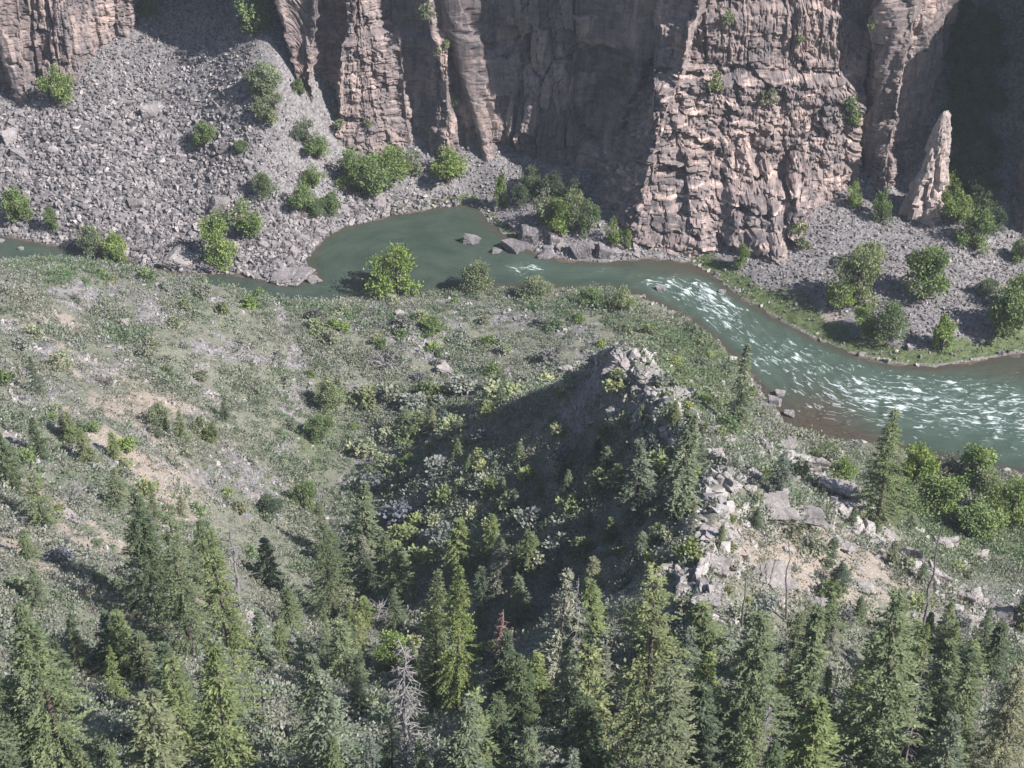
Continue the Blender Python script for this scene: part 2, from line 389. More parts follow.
shallow = np.clip(sstep(2.2, .2, np.minimum(df, dn))*.7+wb(812, 418, 48, 30, 1.0)+wb(850, 440, 40, 14, .8)+wb(1015, 370, 50, 10, .7)+wb(690, 268, 60, 9, .6)+wb(930, 370, 40, 4, .3), 0, 1)
lump = fbm(sc*.55, tc*.5, o=3, seed=41)
WZ = .05*fbm(WX*.4, WY*.4, o=2, seed=40)+rapid*(.42*lump+.16*fbm(sc*1.5, tc*1.3, o=2, seed=43))
keep = (sd < 2.5)
idx = -np.ones(WX.shape, int); fm = keep[:-1, :-1] & keep[1:, :-1] & keep[1:, 1:] & keep[:-1, 1:]
used = np.zeros(WX.shape, bool)
for a in (slice(None, -1), slice(1, None)):
    for b_ in (slice(None, -1), slice(1, None)): used[a, b_] |= fm
idx[used] = np.arange(used.sum())
WF = np.stack([idx[:-1, :-1], idx[:-1, 1:], idx[1:, 1:], idx[1:, :-1]], -1)[fm]
m_water, nt, out = newmat('river water'); k = N(nt)
fl = k.attr('flow', 'Vector'); rp = k.attr('rapid'); sh = k.attr('shallow'); lp = k.attr('lump')
fv = k.mapping(fl, (.6, 1.0, 1)); w1 = k.noise(fv, .72, 4, .6, .7); w2 = k.noise(fv, 2.4, 4, .6, .4); w3 = k.noise(fl, .16, 4, .6)
deep = k.ramp(w3, [(.35, (.034, .051, .039)), (.65, (.055, .073, .057))])
deep = k.mix(k.mr(rp, 0, .8, 0, .6), deep, (.075, .11, .088))
bed = k.ramp(w2, [(.35, (.045, .036, .026)), (.7, (.09, .068, .05))])
wc = k.mix(k.math('MULTIPLY', sh, k.mr(w1, .25, .6, .75, 1.0)), deep, bed)
fo = k.math('ADD', k.math('MULTIPLY', w1, .72), k.math('MULTIPLY', w2, .32)); fo = k.math('ADD', fo, k.math('MULTIPLY', lp, .05))
thr = k.mr(rp, 0, 1, .76, .46)
foam = k.mr(k.math('SUBTRACT', fo, thr), 0, .17)
wc2 = k.mix(foam, wc, (.74, .79, .79))
b = k.bsdf(wc2, k.mr(foam, 0, 1, .18, .8), k.bump(k.math('ADD', w1, k.math('MULTIPLY', w2, .4)), .45, .25), .45); b.inputs['IOR'].default_value = 1.33
nt.links.new(b.outputs[0], out.inputs['Surface'])
wsel = used
river = link('river', mesh_np('river', np.stack([WX[wsel], WY[wsel], WZ[wsel]], 1), WF, {'flow': ('POINT', 'FLOAT_VECTOR', np.stack([sc[wsel], tc[wsel], 0*sc[wsel]], 1)),
     'rapid': ('POINT', 'FLOAT', rapid[wsel]), 'shallow': ('POINT', 'FLOAT', shallow[wsel]), 'lump': ('POINT', 'FLOAT', lump[wsel])}, True), m_water)
tag(river, kind='structure')
# ------------------------------------------------------------------ the far wall of the canyon: one continuous rock face
def xy(u, v, z): return tuple(W(u, v, z)[:2])
# (x, y), lean (setback per metre of height), column (1 = vertical ribs, 0 = flat beds), ledge weight, top height
CP = [
    ((-175, 285), .12, .8, 0, 62), (xy(-150, 125, 12), .12, .8, 0, 62), (xy(0, 106, 12.5), .1, .9, 0, 64), (xy(28, 112, 13.5), .1, .9, 0, 64), (xy(34, 100, 14), .1, .9, 0, 64), (xy(75, 92, 15.5), .08, .8, 0, 64),
    (xy(118, 66, 18), .06, .7, 0, 62), (xy(144, 42, 21.5), .06, .6, 0, 60), ((-66, 310), .12, .6, 0, 60), ((-72, 340), .15, .6, 0, 60), ((-58, 352), .2, .6, 0, 60), ((-38, 335), .2, .6, 0, 42),
    ((-38.5, 305), .06, .4, 0, 40), ((-39.6, 295), .06, .3, 0, 40), ((-40.2, 289), .06, .3, 0, 41), ((-39.9, 285), .06, .3, .2, 42), ((-38.8, 282.6), .06, .3, .3, 42), (xy(300, 86, 20.6), .08, .6, .3, 44), (xy(308, 92, 19.4), .1, .6, .3, 52), (xy(312, 80, 20), .1, .6, .3, 60), (xy(322, 92, 17.4), .14, .5, .5, 66), (xy(330, 126, 12.6), .12, .4, .7, 66), (xy(345, 148, 8.4), .12, .4, .7, 66),
    (xy(372, 162, 5.5), .13, .45, .7, 66), (xy(404, 168, 3.2), .14, .5, .7, 66), (xy(414, 168, 3.5), .14, .7, .5, 66), (xy(418, 158, 4.5), .13, .7, .5, 66), (xy(426, 171, 3), .13, .6, .6, 66), (xy(448, 178, 2.8), .12, .5, .6, 66),
    (xy(458, 176, 2.8), .14, .6, .4, 66), (xy(464, 160, 4.5), .16, .9, 0, 66), (xy(474, 174, 3), .34, .6, 0, 66), (xy(484, 182, 2.5), .42, .4, 0, 66), (xy(496, 176, 3), .36, .7, 0, 66),
    (xy(498, 164, 4), .08, 1, 0, 68), (xy(506, 158, 4.6), .05, 1, 0, 68), (xy(530, 168, 4), .06, 1, 0, 68), (xy(560, 172, 4), .08, 1, 0, 70), (xy(582, 174, 4), .2, .7, 0, 70), (xy(580, 192, 3), .42, .25, 0, 70), (xy(602, 214, 2), .42, .15, .2, 92), (xy(622, 236, 1.2), .30, .1, .6, 92),
    (xy(634, 247, .6), .2, 0, 1, 92), (xy(646, 250, .5), .17, 0, 1, 92), (xy(700, 256, .5), .16, 0, 1, 92), (xy(722, 254, .6), .17, .1, 1, 92), (xy(732, 262, .6), .17, .1, 1, 92), (xy(756, 270, .6), .18, .1, .9, 90), (xy(776, 273, 1), .18, .1, .9, 90),
    (xy(792, 264, 2), .18, .1, .9, 90), (xy(806, 238, 4), .17, .1, 1, 90), (xy(834, 206, 6.8), .16, .2, 1, 88), (xy(846, 199, 6.8), .16, .3, 1, 84), (xy(852, 186, 7.5), -.05, .5, 0, 78),
    ((62, 284), .02, .7, 0, 62), ((62.5, 298), .1, .7, 0, 60), ((63.5, 286), .0, .7, 0, 60), (xy(866, 184, 6.5), -.04, .7, 0, 62), (xy(880, 200, 6), .12, .6, 0, 62), (xy(896, 196, 6), .10, .6, 0, 62), (xy(912, 180, 7), .0, .7, 0, 62),
    ((76, 279), -.06, .8, 0, 60), ((80, 300), .1, .7, 0, 60), ((90, 316), .2, .7, 0, 60), ((96, 304), .1, .7, 0, 62), ((95, 276), .03, .7, 0, 54), (xy(1007, 245, 1.2), .03, .6, 0, 53), (xy(1024, 255, 1), .1, .5, 0, 53),
    (xy(1100, 261, 1.2), .15, .5, .2, 52), (xy(1250, 256, 2), .15, .5, .2, 54), ((200, 262), .2, .5, 0, 54)]
cxy = np.array([c[0] for c in CP]); cat_ = np.array([c[1:] for c in CP], float)
seg = np.linalg.norm(np.diff(cxy, axis=0), axis=1); cs = np.concatenate([[0], np.cumsum(seg)])
DS = .27
S = np.arange(0, cs[-1], DS)
px = np.interp(S, cs, cxy[:, 0]); py = np.interp(S, cs, cxy[:, 1])
at = np.stack([np.interp(S, cs, cat_[:, i]) for i in range(4)], 1)
def smooth(a, w):
    kz = np.ones(w)/w; return np.convolve(np.pad(a, w//2, mode='edge'), kz, 'valid')[:len(a)]
px = smooth(smooth(px, 5), 5); py = smooth(smooth(py, 5), 5)
tx = np.gradient(smooth(px, 13)); ty = np.gradient(smooth(py, 13)); tl = np.hypot(tx, ty); tx /= tl; ty /= tl
nxv = smooth(ty, 9); nyv = smooth(-tx, 9); nl = np.hypot(nxv, nyv); nxv /= nl; nyv /= nl
NZ = 310
T = np.linspace(0, 1, NZ)
SS, TT = np.meshgrid(S, T)
ZZ = -3+TT*(at[None, :, 3]+3)
lean, colw, led = at[None, :, 0], at[None, :, 1], at[None, :, 2]
back = lean*np.clip(ZZ, 0, 41)-.05*np.maximum(ZZ-44, 0)*(lean > .15)
back = back+led*(1.1*sstep(11, 12.2, ZZ+1.5*fbm(SS*.12, ZZ*0, o=2, seed=50))+2.6*sstep(27.5, 29, ZZ+1.3*fbm(SS*.1, ZZ*0, o=2, seed=51))+1.2*sstep(38, 39, ZZ+2*fbm(SS*.1, ZZ*0, o=2, seed=52)))
wsx = SS+.7*fbm(SS*.2, ZZ*.2, o=3, seed=61)+.12*ZZ*fbm(SS*.03, ZZ*.02, o=2, seed=64); wzx = ZZ+.8*fbm(SS*.14, ZZ*.2, o=3, seed=62)+.10*SS*.5
def blocks(cw, chh, seed):
    v, e, v2 = cells(wsx/cw, wzx/chh, seed); return v-.5, e, v2-.5
disp = 0
# flat bedded joints
b1, e1, t1 = blocks(5.5, 2.7, 70); b2, e2, t2 = blocks(2.3, 1.05, 71); b3, e3, t3 = blocks(.9, .55, 72)
colw = np.clip(colw+(1-colw)*.65*sstep(29, 32, ZZ+2.5*fbm(SS*.1, ZZ*0, o=2, seed=58)), 0, 1)
bed = 1.5*b1+1.25*b2+.5*b3-.6*sstep(.10, 0, e1)-.4*sstep(.12, 0, e2)
# vertical ribs
c1, f1, _ = blocks(4.6, 22, 80); c2, f2, _ = blocks(1.7, 6.5, 81); c3, f3, _ = blocks(.85, 1.7, 82)
calm = np.where((px > -46) & (px < -9), .4, np.where((px > -9) & (px < 20) & (py > 262), 1.3, 1.0))[None]
rib = 2.4*c1+(1.1*c2+.55*c3-.5*sstep(.12, 0, f2)-.25*sstep(.15, 0, f3))/np.maximum(calm, .5)*.9-.8*sstep(.10, 0, f1)
disp = bed*(1-colw)+rib*colw*calm
disp = disp+2.0*fbm(SS*.07, ZZ*.05, o=3, seed=90)*(.22+.6*colw)*calm+.12*fbm(SS*1.4, ZZ*1.4, o=3, seed=91)
off = disp-back
wup = (sstep(22.5, 26, px)*sstep(62.0, 61.0, px)*(py < 266))[None]*sstep(5, 13, ZZ)
NX = nxv[None]*(1-wup)+.10*wup; NY = nyv[None]*(1-wup)-.995*wup
CX = px[None]+NX*off; CY = py[None]+NY*off
# the rim runs back from the top edge
rows = [(4, 1.5), (16, 3), (60, 6)]
# above the low bulge at its foot the buttress is one plain face
ysh = smooth(np.where((px > 21.8) & (px < 61.0) & (py < 266), np.maximum(0, 258.3+(px-21.5)*.09-py), 0), 9)[None]
zst = ZZ+2.4*fbm(SS*.25, ZZ*0, o=2, seed=55)+3.4*b1+1.6*b2+.8*b3
CY = CY+ysh*np.where(ysh > 5.5, .35*sstep(4, 6.5, zst)+.3*sstep(8, 10, zst)+.35*sstep(12, 14, zst), sstep(1, 12, zst))
# the side of the cleft starts where the receding face ends
jc = int(np.where((px > 59.0) & (py < 266) & (S > 300))[0][0]); je = int(np.where((np.arange(len(S)) > jc) & (py > 284))[0][0])
for j in range(jc, je): CY[:, j] = np.maximum(CY[:, j], CY[:, jc]+.25*(px[j]-px[jc]))
for dback, dz in rows:
    lowtop = at[:, 3] < 56
    CX = np.vstack([CX, CX[NZ-1]+np.where(lowtop & (px < -30), .25, -nxv)*dback]); CY = np.vstack([CY, CY[NZ-1]+np.where(lowtop & (px < -30), .97, -nyv)*dback]); ZZ = np.vstack([ZZ, ZZ[NZ-1]+dz])
nr, ncl = CX.shape
Ic = np.arange(nr*ncl).reshape(nr, ncl)
CF = np.stack([Ic[:-1, :-1], Ic[:-1, 1:], Ic[1:, 1:], Ic[1:, :-1]], -1).reshape(-1, 4)
bedv = np.vstack([np.broadcast_to(1-colw, (NZ, ncl)), np.broadcast_to(1-colw[-1:], (3, ncl))])
crk = np.vstack([np.where(colw < .5, e1, f1)*0+np.minimum(e2, e1*2.0)*(1-colw)+np.minimum(f2, f1*2)*colw, np.ones((3, ncl))])
cv = np.vstack([t2*(1-colw)+c2*colw, np.zeros((3, ncl))])+.5
m_cliff, nt, out = newmat('canyon wall rock'); k = N(nt)
P = k.pos(); bedn = k.attr('bedded'); cvn = k.attr('block')
n1 = k.noise(P, .12, 6, .6); n2 = k.noise(P, .9, 6, .68); n3 = k.noise(P, 4.5, 5, .7)
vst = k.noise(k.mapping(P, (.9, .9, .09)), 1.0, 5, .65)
hst = k.noise(k.mapping(P, (.18, .18, 1.1), (R(4), R(7), 0)), 1.0, 5, .62)
c = k.ramp(k.mr(n1, .3, .7), [(0, (.14, .122, .128)), (.5, (.245, .195, .185)), (1, (.355, .268, .238))])
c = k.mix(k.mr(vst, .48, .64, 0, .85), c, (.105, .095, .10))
c = k.mix(k.math('MULTIPLY', k.mr(hst, .54, .68), k.mr(bedn, .3, 1.0, .15, 1.0)), c, (.62, .47, .41))
c = k.mix(k.mr(n2, .58, .74, 0, .8), c, (.48, .41, .375))
c = k.mix(k.mr(k.noise(P, .45, 6, .7), .56, .72, 0, .8), c, (.085, .08, .082))
c = k.mix(1.0, c, k.ramp(cvn, [(0, (.62, .62, .64)), (1, (1.3, 1.27, 1.23))]), 'MULTIPLY')
c = k.mix(1.0, c, k.ramp(n3, [(.25, (.75, .75, .75)), (.75, (1.22, 1.22, 1.22))]), 'MULTIPLY')
b = k.bsdf(c, .93, k.bump(k.math('ADD', k.math('MULTIPLY', n2, .5), k.math('MULTIPLY', n3, .7)), .8, .25)); nt.links.new(b.outputs[0], out.inputs['Surface'])
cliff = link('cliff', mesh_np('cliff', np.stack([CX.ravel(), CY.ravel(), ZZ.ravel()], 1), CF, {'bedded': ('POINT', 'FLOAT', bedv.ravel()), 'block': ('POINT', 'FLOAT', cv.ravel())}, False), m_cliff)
tag(cliff, kind='structure')
def cliff_at(u, v):
    """nearest visible point of the wall at a point of the photograph"""
    q = np.stack([CX[:NZ].ravel(), CY[:NZ].ravel(), ZZ[:NZ].ravel()], 1)
    a, b2_, dep = project(q); m = np.hypot(a-u, b2_-v) < 3.5
    i = np.where(m)[0]
    if len(i) == 0: i = np.array([np.argmin(np.hypot(a-u, b2_-v))])
    return q[i[np.argmin(dep[i])]]
# ------------------------------------------------------------------ plant and rock materials
M_NEEDLE = mat_foliage('conifer needles', .22); M_LEAF = mat_foliage('broad leaves', .25)
M_BRUSH = mat_brush('brush leaves')
M_BARK = mat_bark('brown bark', (.07, .055, .045), (.16, .13, .11)); M_DEAD = mat_bark('bleached dead wood', (.15, .135, .13), (.29, .265, .26)); M_DARKWOOD = mat_bark('dark dead wood', (.10, .085, .08), (.2, .175, .165))
M_ROCK = mat_rock('grey talus rock', [(0, (.145, .13, .133)), (.5, (.22, .197, .2)), (1, (.30, .268, .265))], (.42, .385, .375), (.12, .115, .115))
M_SCREE = mat_rock('talus scree', [(0, (.13, .118, .12)), (.5, (.195, .175, .176)), (1, (.265, .238, .234))], (.42, .385, .375), (.12, .115, .115), vary=True)
M_PALE = mat_rock('pale ridge rock', [(0, (.20, .182, .174)), (.5, (.30, .272, .26)), (1, (.39, .352, .33))], (.54, .51, .485), (.13, .122, .115))

# ------------------------------------------------------------------ conifers, 1 m units: built at height H
def conifer_mesh(seed, H=16.0, rad=2.6, dens=1.0, lf=.78, droop=.25, sparse=0.0, lowest=.06, power=.85, lobes=0):
    r = np.random.default_rng(seed)
    Ps, Ds, L = [], [], []
    sticks = []
    z = H*lowest
    gap0 = .34/dens
    lean_ph = r.uniform(0, 6.28)
    while z < H*.995:
        f = z/H
        env = rad*((1-f)**power)*(1-.28*math.exp(-((f-lowest)/.10)**2)) + .10
        nb = int(round((4.6 if f < .85 else 3.6)*(1+.25*r.normal())))
        for b in range(max(nb, 2)):
            if r.random() < sparse: continue
            a = r.uniform(0, 2*math.pi)
            ln = env*r.choice([r.uniform(.55, .8), r.uniform(.78, 1.0), r.uniform(.95, 1.22)], p=[.3, .45, .25])
            ln *= 1+.16*math.sin(2*a+lean_ph+f*7)
            rise = .55*(f-.45)-droop*.4+r.normal()*.1
            h = np.array([math.cos(a), math.sin(a), 0.0])
            n = max(3, int(ln/(.27*lf)))
            zz = z+r.uniform(-.2, .2)
            t = (np.arange(n)+r.uniform(.3, .9, n))/n
            t = t[t > .16]
            base = np.array([0, 0, zz])+h[None]*(ln*t)[:, None]+np.array([0, 0, 1.0])*(ln*(rise*t-droop*t*t+.12*np.maximum(t-.75, 0)))[:, None]
            side = np.array([-h[1], h[0], 0])
            for q in range(len(t)):
                tw = (1-t[q])*.55+.28
                for sd_ in (-1, 1, 0, 0) if q % 2 else (-1, 1, 0):
                    d = h*(1.0 if sd_ == 0 else .62)+side*sd_*r.uniform(.4, 1.2)+np.array([0, 0, r.uniform(-.45, .4)])+r.normal(size=3)*.22
                    Ps.append(base[q]+r.normal(size=3)*.05); Ds.append(d); L.append(lf*r.uniform(.34, .62)*(.7+.5*tw)*(1.15 if sd_ == 0 else 1))
            if r.random() < .5: sticks.append((np.array([0, 0, zz]), base[-1], .03))
        z += gap0*(.75+.5*r.random())*(1.0-.35*f)
    P = np.array(Ps); D = np.array(Ds); L = np.array(L)
    D, S_ = frames(D, r, .45)
    V, F = leaf_quads(P, D, S_, L, L*r.uniform(.30, .50, len(L)))
    cl = .5+.55*fbm(P[:, 0]*.9, P[:, 1]*.9, P[:, 2]*.9, o=3, seed=seed)
    tint = np.clip(cl+r.normal(size=len(P))*.17, 0, 1)
    crown = mesh_np('crown', V, F, {'tint': ('FACE', 'FLOAT', tint)})
    trunk_pts = [(0.05*r.normal()*H*.02*i, 0.05*r.normal()*H*.02*i, H*i/8-.6*(i == 0)) for i in range(9)]
    parts = [tube(trunk_pts, [H*.0135*(1-i/8.4)+.012 for i in range(9)], 7)]
    for a_, b_, rr in sticks[:60]:
        V1, F1 = tube([a_, (a_+b_)/2, b_], [rr, rr*.7, rr*.4], 4); parts.append((V1, F1))
    V, F = merge(parts)
    trunk = mesh_np('trunk', V, F, None, True)
    crown.materials.append(M_NEEDLE); trunk.materials.append(M_BARK)
    return crown, trunk, H, rad
CON = [conifer_mesh(s, H=16, rad=rd, dens=dn_, droop=dr, sparse=sp_, lowest=lo, power=pw) for s, rd, dn_, dr, sp_, lo, pw in [
    (1, 2.7, 1.0, .22, .05, .05, .80), (2, 2.3, 1.0, .30, .08, .04, .72), (3, 3.1, .95, .25, .10, .07, .85), (4, 2.0, 1.05, .34, .05, .06, .78), (5, 2.6, .9, .28, .18, .10, .65),
    (6, 3.4, .95, .2, .10, .04, .95), (7, 2.4, 1.0, .26, .22, .05, .60), (8, 1.7, 1.1, .3, .05, .05, .85), (9, 2.9, .8, .3, .32, .12, .7)]]
NSM = len(CON)
CON += [conifer_mesh(s, H=25, rad=rd, dens=dn_, droop=dr, sparse=sp_, lowest=lo, power=pw, lf=.62) for s, rd, dn_, dr, sp_, lo, pw in [
    (21, 3.6, 1.0, .24, .08, .05, .78), (22, 3.2, 1.0, .30, .12, .05, .70), (23, 4.2, .95, .22, .12, .06, .85), (24, 3.4, .9, .28, .24, .10, .62), (25, 3.8, .85, .26, .30, .10, .66)]]
# ------------------------------------------------------------------ broadleaf trees and bushes: several leaf masses on limbs
def broad_mesh(seed, H=6.0, Wd=6.0, nl=9, leaf=.30, n=2600, trunk=.16, low=.12, open_=.25):
    r = np.random.default_rng(seed)
    lob = []
    for i in range(nl):
        a = r.uniform(0, 6.28); q = math.sqrt(r.random())*.5*Wd*.72
        zt = H*(low+(.82-low)*r.random()**.8*(1-.45*(q/(Wd*.5))**2))
        lob.append((q*math.cos(a), q*math.sin(a), zt, Wd*r.uniform(.14, .23), H*r.uniform(.12, .2)))
    lob.append((0, 0, H*.8, Wd*.18, H*.19))
    P, D, L = [], [], []
    per = n//len(lob)
    for (x, y, z, a, b) in lob:
        v = r.normal(size=(per, 3)); v /= np.linalg.norm(v, axis=1)[:, None]
        rr = r.uniform(.25, 1.0, per)**.6*np.where(r.random(per) < .18, r.uniform(1.0, 1.45, per), 1.0)
        nz = 1+.35*fbm(v[:, 0]*2+x, v[:, 1]*2+y, v[:, 2]*2+z, o=2, seed=seed)
        p = np.array([x, y, z])+v*np.array([a, a, b])*(rr*nz)[:, None]
        gap = fbm(p[:, 0]*1.1, p[:, 1]*1.1, p[:, 2]*1.1, o=2, seed=seed+5) > -open_
        p = p[gap]; v = v[gap]
        P.append(p); D.append(v+r.normal(size=v.shape)*.8)
    P = np.concatenate(P); D = np.concatenate(D); P[:, 2] = np.maximum(P[:, 2], .08)
    L = r.uniform(.6, 1.25, len(P))*leaf
    D, S_ = frames(D, r, .4)
    V, F = leaf_quads(P, D, S_, L, L*.75)
    tint = np.clip(.5+.5*fbm(P[:, 0]*.7, P[:, 1]*.7, P[:, 2]*.7, o=2, seed=seed+2)+r.normal(size=len(P))*.16, 0, 1)
    crown = mesh_np('crown', V, F, {'tint': ('FACE', 'FLOAT', tint)}); crown.materials.append(M_LEAF)
    parts = []
    for (x, y, z, a, b) in lob:
        parts.append(tube([(x*.05, y*.05, -.4), (x*.25, y*.25, z*.4), (x*.75, y*.75, z*.8), (x, y, z+b*.5)], [trunk, trunk*.75, trunk*.45, trunk*.15], 5))
    V, F = merge(parts); tr = mesh_np('trunk', V, F, None, True); tr.materials.append(M_BARK)
    return crown, tr, H, Wd
BRO = [broad_mesh(31, 6, 6, 13, n=5200), broad_mesh(32, 6, 5, 12, n=4600), broad_mesh(33, 6, 7.5, 17, n=6500), broad_mesh(34, 6, 4.4, 11, n=4200), broad_mesh(35, 6, 6.5, 16, open_=.35, n=6000), broad_mesh(36, 6, 5.6, 17, leaf=.3, n=6600, open_=.4)]
SHR = [broad_mesh(50+i, 1.5, 2.3, 6, leaf=.26, n=520, trunk=.035, low=.1, open_=.3) for i in range(7)]
# ------------------------------------------------------------------ dead trees and brush: bare trunk and sticks
def snag_mesh(seed, H=14.0, rad=1.6, nb=60, mat=None, top=.98, low=.2, power=.8, twig=True, tr=.011):
    r = np.random.default_rng(seed)
    pts = [(.012*H*r.normal()*i/8, .012*H*r.normal()*i/8, H*i/8-.6*(i == 0)) for i in range(9)]
    V, F = tube(pts, [H*tr*(1-i/9.0)+.02 for i in range(9)], 7); trunk = mesh_np('trunk', V, F, None, True)
    parts = [tube(pts, [H*tr*.4*(1-i/9.0)+.008 for i in range(9)], 4)]
    for i in range(nb):
        f = low+(top-low)*r.random(); a = r.uniform(0, 6.28); ln = rad*((1-f)**power+.12)*r.uniform(.4, 1.1)
        h = np.array([math.cos(a), math.sin(a), 0]); b0 = np.array([0, 0, H*f])
        j = min(int(f*8), 7); b0 = np.array(pts[j])*(1-(f*8-j))+np.array(pts[j+1])*(f*8-j)
        mid = b0+h*ln*.55+np.array([0, 0, ln*(.12-.2*r.random())]); en = b0+h*ln+np.array([0, 0, -ln*r.uniform(.05, .4)])
        parts.append(tube([b0, mid, en], [.036, .026, .012], 4))
        if twig:
            for q in range(4):
                t = r.uniform(.35, 1); c0 = b0*(1-t)+en*t; e0 = c0+(h*.5+r.normal(size=3)*.6)*ln*.28
                parts.append(tube([c0, (c0+e0)/2+r.normal(size=3)*.04, e0], [.02, .015, .008], 3))
    V, F = merge([(v, f) if f.shape[1] == 4 else (v, f) for v, f in parts]); br = mesh_np('branches', V, F)
    trunk.materials.append(mat); br.materials.append(mat)
    return br, trunk, H, rad
def deadbush_mesh(seed, Rr=1.6, n=34, mat=None):
    r = np.random.default_rng(seed); parts = []
    for i in range(n):
        a = r.uniform(0, 6.28); e = r.uniform(.15, 1.3); ln = Rr*r.uniform(.5, 1.05)
        d = np.array([math.cos(a)*math.cos(e), math.sin(a)*math.cos(e), math.sin(e)])
        m_ = d*ln*.5+r.normal(size=3)*.1; en = d*ln+np.array([0, 0, -.15*ln])
        parts.append(tube([(0, 0, -.2), m_, en], [.06, .04, .012], 4))
        for q in range(5):
            t = r.uniform(.3, 1); c0 = m_*(1-t)+en*t; e0 = c0+(d*.6+r.normal(size=3)*.6)*ln*.3
            parts.append(tube([c0, (c0+e0)/2, e0], [.025, .018, .008], 3))
    V, F = merge(parts); m_ = mesh_np('dead_shrub', V, F); m_.materials.append(mat); return m_
SNG = [snag_mesh(60, 14, 1.9, 190, M_DEAD, power=.9, low=.08, tr=.007), snag_mesh(61, 14, 1.3, 26, M_DARKWOOD, power=.5, low=.25, twig=False), snag_mesh(62, 14, 1.6, 70, M_DEAD, power=.7, low=.15), snag_mesh(63, 14, .6, 9, M_DARKWOOD, low=.4, twig=False)]
DB = [deadbush_mesh(70, 1.6, 40, M_DEAD), deadbush_mesh(71, 1.6, 40, M_DARKWOOD)]
# reddish dying needles
def tint(c, s=.06):
    r = rng.normal(size=2)
    return (c[0]*(1+s*r[0]), c[1]*(1+s*r[0]), c[2]*(1+s*r[1]), 1)
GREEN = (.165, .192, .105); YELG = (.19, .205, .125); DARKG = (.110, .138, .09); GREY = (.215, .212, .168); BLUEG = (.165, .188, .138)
BRIGHT = (.210, .270, .100); MIDG = (.170, .222, .100); OLIVE = (.205, .228, .142); SAGE = (.265, .275, .22)
PLACED = []          # (x, y, radius) so that brush leaves room
def put_tree(kind, proto, P, h, wscale, color, label, cat, group=None, rz=None, lean=(0, 0)):
    crown, trunk, H, rad = proto
    root = empty(kind, tuple(P)); sz = h/H; sx = sz*wscale
    root.scale = (sx, sx, sz); root.rotation_euler = (lean[0], lean[1], rng.uniform(0, 6.28) if rz is None else rz)
    tag(root, label, cat, group)
    for nm, me in (('crown' if crown.name.startswith('crown') else 'branches', crown), ('trunk', trunk)):
        o = bpy.data.objects.new(nm, me); COL.objects.link(o); o.parent = root; o.color = (1, 1, 1, 1) if nm == 'trunk' and crown.name.startswith('crown') else color
    PLACED.append((P[0], P[1], rad*sx))
    return root
def conifer(u, vb, vt, w, color, label, proto=None, group=None, name='conifer'):
    P = hit(u, vb); h = max(1.2, height_for(P, vt)); pr = CON[(NSM+int(rng.integers(5))) if h > 15 else (int(rng.integers(NSM)) if proto is None else proto)]
    wm = w/ppm(P); ws = 1.28*wm/(2*pr[3]*h/pr[2])
    return put_tree(name, pr, P, h, float(np.clip(ws, .45, 2.4)), tint(color, .09), label, 'conifer', group, lean=(rng.normal()*.03, rng.normal()*.03))
def broad(u, vb, w, hpx, color, label, cat='bush', name='bush', group=None, proto=None, P=None):
    P = hit(u, vb) if P is None else P
    h = max(.8, height_for(P, vb-hpx)*1.0); pr = BRO[int(rng.integers(len(BRO))) if proto is None else proto]
    wm = w/ppm(P); ws = wm/(pr[3]*h/pr[2])
    return put_tree(name, pr, P, h, float(np.clip(ws, .35, 3)), tint(color), label, cat, group)
def snag(u, vb, vt, w, proto, label, lean=(0, 0), group=None):
    P = hit(u, vb); h = height_for(P, vt); pr = SNG[proto]; wm = w/ppm(P); ws = wm/(2*pr[3]*h/pr[2])
    return put_tree('dead_tree', pr, P, h, float(np.clip(ws, .9 if proto in (1, 3) else .4, 2.5)), (1.25, .82, .74, 1) if 'reddish' in label else (1, 1, 1, 1), label, 'dead tree', group, lean=lean)
